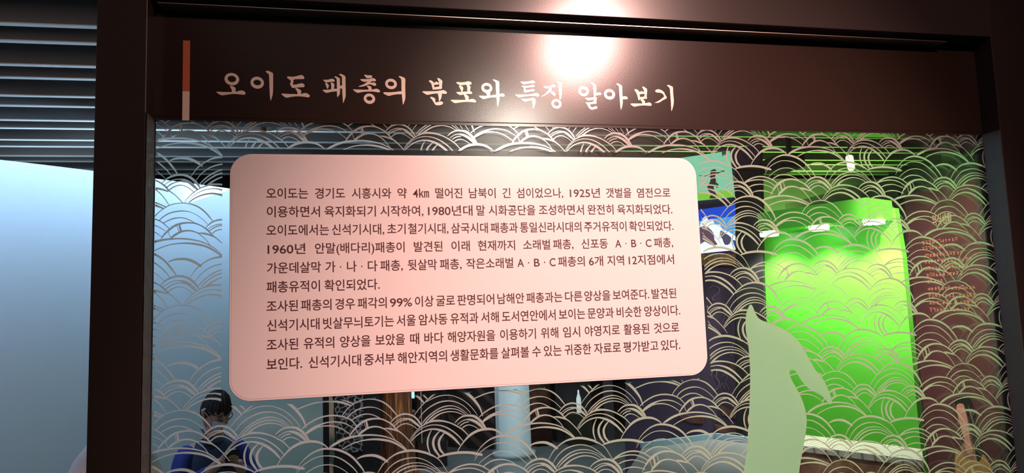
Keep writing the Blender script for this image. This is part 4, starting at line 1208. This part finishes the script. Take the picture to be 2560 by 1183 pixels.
# ---------------------------------------------------------------- the seated visitor
def skin(joints, bones, sub=2):
    """grow one continuous surface over a skeleton: joints {name: (pos, radius[, radius2])}; returns verts, faces"""
    me = bpy.data.meshes.new('sk')
    names = list(joints)
    me.from_pydata([joints[k][0] for k in names], [(names.index(a), names.index(b)) for a, b in bones], [])
    o = bpy.data.objects.new('sk', me)
    COL.objects.link(o)
    o.modifiers.new('skin', 'SKIN')
    for i, k in enumerate(names):
        r_ = joints[k][1:]
        sv = me.skin_vertices[0].data[i]
        sv.radius = (r_[0], r_[1] if len(r_) > 1 else r_[0])
        sv.use_root = (i == 0)
    s_ = o.modifiers.new('sub', 'SUBSURF')
    s_.levels = s_.render_levels = sub
    dg = bpy.context.evaluated_depsgraph_get()
    ev = bpy.data.meshes.new_from_object(o.evaluated_get(dg))
    V = [v.co.copy() for v in ev.vertices]
    Fs = [tuple(p.vertices) for p in ev.polygons]
    bpy.data.objects.remove(o)
    bpy.data.meshes.remove(ev)
    bpy.data.meshes.remove(me)
    return V, Fs


def add_vf(bm, V, Fs, T=None):
    vs = [bm.verts.new(T @ v if T else v) for v in V]
    for f in Fs:
        bm.faces.new([vs[i] for i in f])


base = at(522, 1183, 4.7)
TH = math.atan2(-0.86, 0.50)
PT = Matrix.Translation((base.x, base.y, 0)) @ Matrix.Rotation(TH, 4, 'Z') @ Matrix.Diagonal((0.93, 0.93, 1.0, 1.0))
man = thing('person', (base.x, base.y, 0), 'seated person in navy vest, blue sleeves, glasses and white mask looking at a phone', 'person')
SK = mat('skin tone', (0.52, 0.29, 0.2), 0.55, spec=0.4)
NAVY = mat('navy quilted cloth', (0.02, 0.035, 0.075), 0.75, bump=0.4, bscale=30)
BLUE = mat('royal blue knit', (0.02, 0.03, 0.2), 0.8, bump=0.3, bscale=120)
HAIR = mat('dark brown hair', (0.016, 0.007, 0.006), 0.6, spec=0.3, bump=0.5, bscale=90)
MASK = mat('white mask cloth', (0.72, 0.74, 0.76), 0.8)
TROU = mat('charcoal trousers', (0.03, 0.032, 0.038), 0.8)
SHOE = mat('dark shoe', (0.02, 0.02, 0.02), 0.5)

H0 = Vector((0.125, 0, 1.045))                      # head centre; head bowed and turned to the phone
HM = Matrix.Translation(H0) @ Matrix.Rotation(R(22), 4, 'Z') @ Matrix.Rotation(R(24), 4, 'Y')
J = {
 'pelvis': ((0, 0, .44), .11, .13), 'spine': ((.02, 0, .60), .10, .125), 'chest': ((.05, 0, .75), .10, .135), 'neck0': ((.075, 0, .885), .06), 'neck1': ((.1, 0, .965), .052), 'skull': ((.115, 0, 1.03), .06),
 'shR': ((.05, -.17, .82), .048), 'elR': ((.13, -.245, .60), .045), 'wrR': ((.325, -.085, .755), .029), 'paR': ((.365, -.045, .80), .024, .036),
 'shL': ((.05, .17, .82), .048), 'elL': ((.16, .235, .61), .045), 'wrL': ((.325, .075, .735), .029), 'paL': ((.37, .045, .775), .024, .036),
 'hiR': ((.05, -.09, .43), .10), 'knR': ((.43, -.12, .44), .062), 'anR': ((.42, -.12, .10), .04), 'toR': ((.55, -.13, .045), .034),
 'hiL': ((.05, .09, .43), .10), 'knL': ((.43, .13, .44), .062), 'anL': ((.42, .14, .10), .04), 'toL': ((.55, .16, .045), .034)}
BN = [('pelvis', 'spine'), ('spine', 'chest'), ('chest', 'neck0'), ('neck0', 'neck1'), ('neck1', 'skull'),
      ('chest', 'shR'), ('shR', 'elR'), ('elR', 'wrR'), ('wrR', 'paR'), ('chest', 'shL'), ('shL', 'elL'), ('elL', 'wrL'), ('wrL', 'paL'),
      ('pelvis', 'hiR'), ('hiR', 'knR'), ('knR', 'anR'), ('anR', 'toR'), ('pelvis', 'hiL'), ('hiL', 'knL'), ('knL', 'anL'), ('anL', 'toL')]
bm = bmesh.new()
add_vf(bm, *skin(J, BN, 2), PT)


def head_pt(u, v, k=1.0):
    """point of the head surface; u turns from the face (0) round to the left ear (90 deg), v runs from chin to crown"""
    cu, su, cv_, sv = math.cos(u), math.sin(u), math.cos(v), math.sin(v)
    x, y, z = 0.094 * cu * cv_, 0.075 * su * cv_, 0.118 * sv
    if cu > 0:
        if sv < 0:
            x *= 1 - 0.10 * (-sv)
            y *= 1 - 0.30 * (-sv)
        n_ = math.exp(-(u / 0.16) ** 2) * math.exp(-((z + 0.012) / 0.022) ** 2)
        x += 0.022 * n_                                           # nose
        for s_ in (-1, 1):
            x -= 0.008 * math.exp(-((u - s_ * 0.42) / 0.17) ** 2) * math.exp(-((z - 0.012) / 0.014) ** 2)   # eye sockets
        x += 0.005 * math.exp(-(u / 0.3) ** 2) * math.exp(-((z + 0.055) / 0.009) ** 2)                       # lips
        x += 0.006 * math.exp(-(u / 0.25) ** 2) * math.exp(-((z + 0.095) / 0.016) ** 2)                      # chin
    return Vector((x * k, y * k, z * k))


def head_patch(bm, u0, u1, v0, v1, k, T, nu=40, nv=28, fn=None):
    g = [[bm.verts.new(T @ (head_pt(u0 + (u1 - u0) * i / nu, v0 + (v1 - v0) * j / nv, k) if fn is None else fn(u0 + (u1 - u0) * i / nu, v0 + (v1 - v0) * j / nv)))
          for i in range(nu + 1)] for j in range(nv + 1)]
    for j in range(nv):
        for i in range(nu):
            bm.faces.new((g[j][i], g[j][i + 1], g[j + 1][i + 1], g[j + 1][i]))


HT = PT @ HM
head_patch(bm, -math.pi, math.pi, -1.5, 1.5, 1.0, HT, 64, 44)
for s in (-1, 1):                                                  # ears
    pts = [Vector((-0.006, s * 0.074, -0.03)), Vector((-0.014, s * 0.083, -0.012)), Vector((-0.018, s * 0.088, 0.012)), Vector((-0.01, s * 0.084, 0.026))]
    tube(bm, [HT @ p for p in pts], [0.008, 0.012, 0.013, 0.007], 10)


def hand(side):
    """five curled fingers closing on the phone from one side"""
    pw = Vector(J['wr' + side][0])
    pp = Vector(J['pa' + side][0])
    s = -1 if side == 'R' else 1
    ax = (pp - pw).normalized()
    for i in range(4):
        lat = Vector((0.25, 0, 1)).normalized() * (0.026 - 0.0175 * i)
        r0 = pp + lat * 0.9 + ax * 0.016
        L_ = (0.030, 0.034, 0.032, 0.025)[i]
        inn = Vector((0, -s, 0))
        p1 = r0 + ax * L_ * 0.9 + inn * 0.006
        p2 = p1 + (ax * 0.45 + inn * 0.8).normalized() * L_ * 0.8
        p3 = p2 + (inn * 0.9 - ax * 0.35).normalized() * L_ * 0.6
        JJ = {'a': (pp + lat * 0.75, .0095), 'b': (r0, .009), 'c': (p1, .0082), 'd': (p2, .0076), 'e': (p3, .0066)}
        add_vf(bm, *skin(JJ, [('a', 'b'), ('b', 'c'), ('c', 'd'), ('d', 'e')], 1), PT)
    t0 = pw + ax * 0.03 + Vector((-0.004, -s * 0.014, 0.018))
    t1 = t0 + Vector((0.014, -s * 0.022, 0.026))
    t2 = t1 + Vector((0.016, -s * 0.016, 0.016))
    add_vf(bm, *skin({'a': (t0, .012), 'b': (t1, .0098), 'c': (t2, .0078)}, [('a', 'b'), ('b', 'c')], 1), PT)


hand('R')
hand('L')
body = new_ob('body', bm, SK, man, True)

bm = bmesh.new()                                                   # vest
G = 1.13
VJ = {'pelvis': ((0, 0, .47), .135 * G, .155 * G), 'spine': ((.02, 0, .60), .12 * G, .15 * G), 'chest': ((.05, 0, .75), .122 * G, .165 * G), 'top': ((.065, 0, .865), .085, .115), 'collar': ((.08, 0, .925), .064),
      'sR': ((.05, -.155, .838), .074), 'sL': ((.05, .155, .838), .074)}
add_vf(bm, *skin(VJ, [('pelvis', 'spine'), ('spine', 'chest'), ('chest', 'top'), ('top', 'collar'), ('chest', 'sR'), ('chest', 'sL')], 2), PT)
new_ob('vest', bm, NAVY, man, True)
for s in ('R', 'L'):                                               # sleeves
    bm = bmesh.new()
    sh, el, wr = Vector(J['sh' + s][0]), Vector(J['el' + s][0]), Vector(J['wr' + s][0])
    SJ = {'z': (sh * .55 + Vector(J['chest'][0]) * .45, .06), 'a': (sh, .084), 'm': (sh.lerp(el, .55), .062), 'b': (el, .056), 'c': (el.lerp(wr, .6), .046), 'd': (el.lerp(wr, .9), .040)}
    add_vf(bm, *skin(SJ, [('z', 'a'), ('a', 'm'), ('m', 'b'), ('b', 'c'), ('c', 'd')], 2), PT)
    new_ob('sleeve', bm, BLUE, man, True)
bm = bmesh.new()                                                   # trousers
TJ = {'pelvis': ((0, 0, .43), .14, .16)}
for s in ('R', 'L'):
    TJ['h' + s] = (J['hi' + s][0], .112)
    TJ['k' + s] = (J['kn' + s][0], .076)
    a_ = Vector(J['an' + s][0])
    TJ['a' + s] = (a_ + Vector((0, 0, .02)), .056)
add_vf(bm, *skin(TJ, [('pelvis', 'hR'), ('hR', 'kR'), ('kR', 'aR'), ('pelvis', 'hL'), ('hL', 'kL'), ('kL', 'aL')], 2), PT)
new_ob('trousers', bm, TROU, man, True)
for s in ('R', 'L'):
    bm = bmesh.new()
    a_, t_ = Vector(J['an' + s][0]), Vector(J['to' + s][0])
    add_vf(bm, *skin({'a': (a_ + Vector((-.03, 0, -.05)), .045), 'b': (a_.lerp(t_, .5) + Vector((0, 0, -.02)), .048), 'c': (t_ + Vector((.02, 0, .004)), .042)}, [('a', 'b'), ('b', 'c')], 2), PT)
    new_ob('shoe', bm, SHOE, man, True)

bm = bmesh.new()                                                   # hair: cap with a heavy fringe
hr = random.Random(2)


def hair_fn(u, v):
    k = 1.08 + 0.03 * math.sin(9 * u + 5 * v) * math.cos(v) + 0.022 * math.sin(24 * u + 3 * v)
    return head_pt(u, v, 1.0) * k + Vector((-0.004, 0, 0.006))


nu, nv = 144, 26
g = []
for j in range(nv + 1):
    row = []
    for i in range(nu + 1):
        u = -math.pi + 2 * math.pi * i / nu
        au = abs(u)
        low = 0.20 + 0.10 * math.sin(11 * u) if au < 0.95 else (0.02 if au < 1.25 else (-0.10 - 0.35 * min(1, (au - 1.25) / 0.5)))
        row.append(bm.verts.new(HT @ hair_fn(u, low + (1.52 - low) * j / nv)))
    g.append(row)
for j in range(nv):
    for i in range(nu):
        bm.faces.new((g[j][i], g[j][i + 1], g[j + 1][i + 1], g[j + 1][i]))
new_ob('hair', bm, HAIR, man, True)

bm = bmesh.new()                                                   # mask and its ear loops
head_patch(bm, -0.95, 0.95, -1.25, -0.16, 1.09, HT, 30, 16)
for s in (-1, 1):
    tube(bm, [HT @ head_pt(s * 0.93, -0.25, 1.09), HT @ (head_pt(s * 1.35, -0.08, 1.06)), HT @ Vector((-0.01, s * 0.09, 0.01))], 0.0016, 5)
new_ob('face_mask', bm, MASK, man, True)

bm = bmesh.new()                                                   # glasses
for s in (-1, 1):
    c = head_pt(s * 0.40, 0.10, 1.0) + Vector((0.014, 0, -0.002))
    pts = [c + Vector((-abs(0.010 * math.cos(t)) * 0.5, s * 0 + 0.026 * math.cos(t), 0.019 * math.sin(t))) for t in [2 * math.pi * i / 20 for i in range(21)]]
    tube(bm, [HT @ p for p in pts], 0.0024, 6)
    tube(bm, [HT @ (c + Vector((-0.004, s * 0.026, 0.006))), HT @ Vector((0.04, s * 0.08, 0.018)), HT @ Vector((-0.02, s * 0.085, 0.02))], 0.0022, 6)
c = head_pt(0, 0.10, 1.0)
tube(bm, [HT @ Vector((c.x + 0.012, -0.012, 0.012)), HT @ Vector((c.x + 0.016, 0, 0.014)), HT @ Vector((c.x + 0.012, 0.012, 0.012))], 0.0022, 6)
new_ob('glasses', bm, mat('dark spectacle frame', (0.03, 0.02, 0.02), 0.3), man, True)
for s in (-1, 1):                                                  # eyes
    bm = bmesh.new()
    bmesh.ops.create_uvsphere(bm, u_segments=14, v_segments=10, radius=0.011)
    for v in bm.verts:
        v.co = HT @ (v.co + head_pt(s * 0.42, 0.10, 1.0) + Vector((-0.006, 0, -0.001)))
    new_ob('eye', bm, mat('dark eye', (0.05, 0.035, 0.03), 0.2), man, True)

ph = thing('phone', PT @ Vector((.385, 0, .80)), 'dark phone held in both hands of the seated person', 'phone')
bm = bmesh.new()
bx(bm, -0.0045, 0.0045, -0.037, 0.037, -0.076, 0.076)
bmesh.ops.bevel(bm, geom=bm.edges[:], offset=0.004, segments=2, affect='EDGES')
PM = PT @ Matrix.Translation((.385, 0, .80)) @ Matrix.Rotation(R(42), 4, 'Y')
for v in bm.verts:
    v.co = PM @ v.co
new_ob('phone_case', bm, M['black'], ph)
bm = bmesh.new()
bx(bm, -0.0056, -0.0046, -0.033, 0.033, -0.07, 0.07)
for v in bm.verts:
    v.co = PM @ v.co
new_ob('phone_screen', bm, emis('phone screen glow', (0.5, 0.55, 0.6), 0.5), ph)

bc = thing('bench', (base.x, base.y, 0), 'low dark bench under the seated person', 'bench')
for nm, dims in (('bench_seat', (-0.19, 0.18, -0.26, 0.26, 0.215, 0.255)), ('bench_leg', (-0.17, 0.16, -0.24, -0.19, 0.0, 0.215)), ('bench_leg', (-0.17, 0.16, 0.19, 0.24, 0.0, 0.215))):
    bm = bmesh.new()
    bx(bm, *dims)
    for v in bm.verts:
        v.co = PT @ v.co
    new_ob(nm, bm, M['charcoal'], bc)
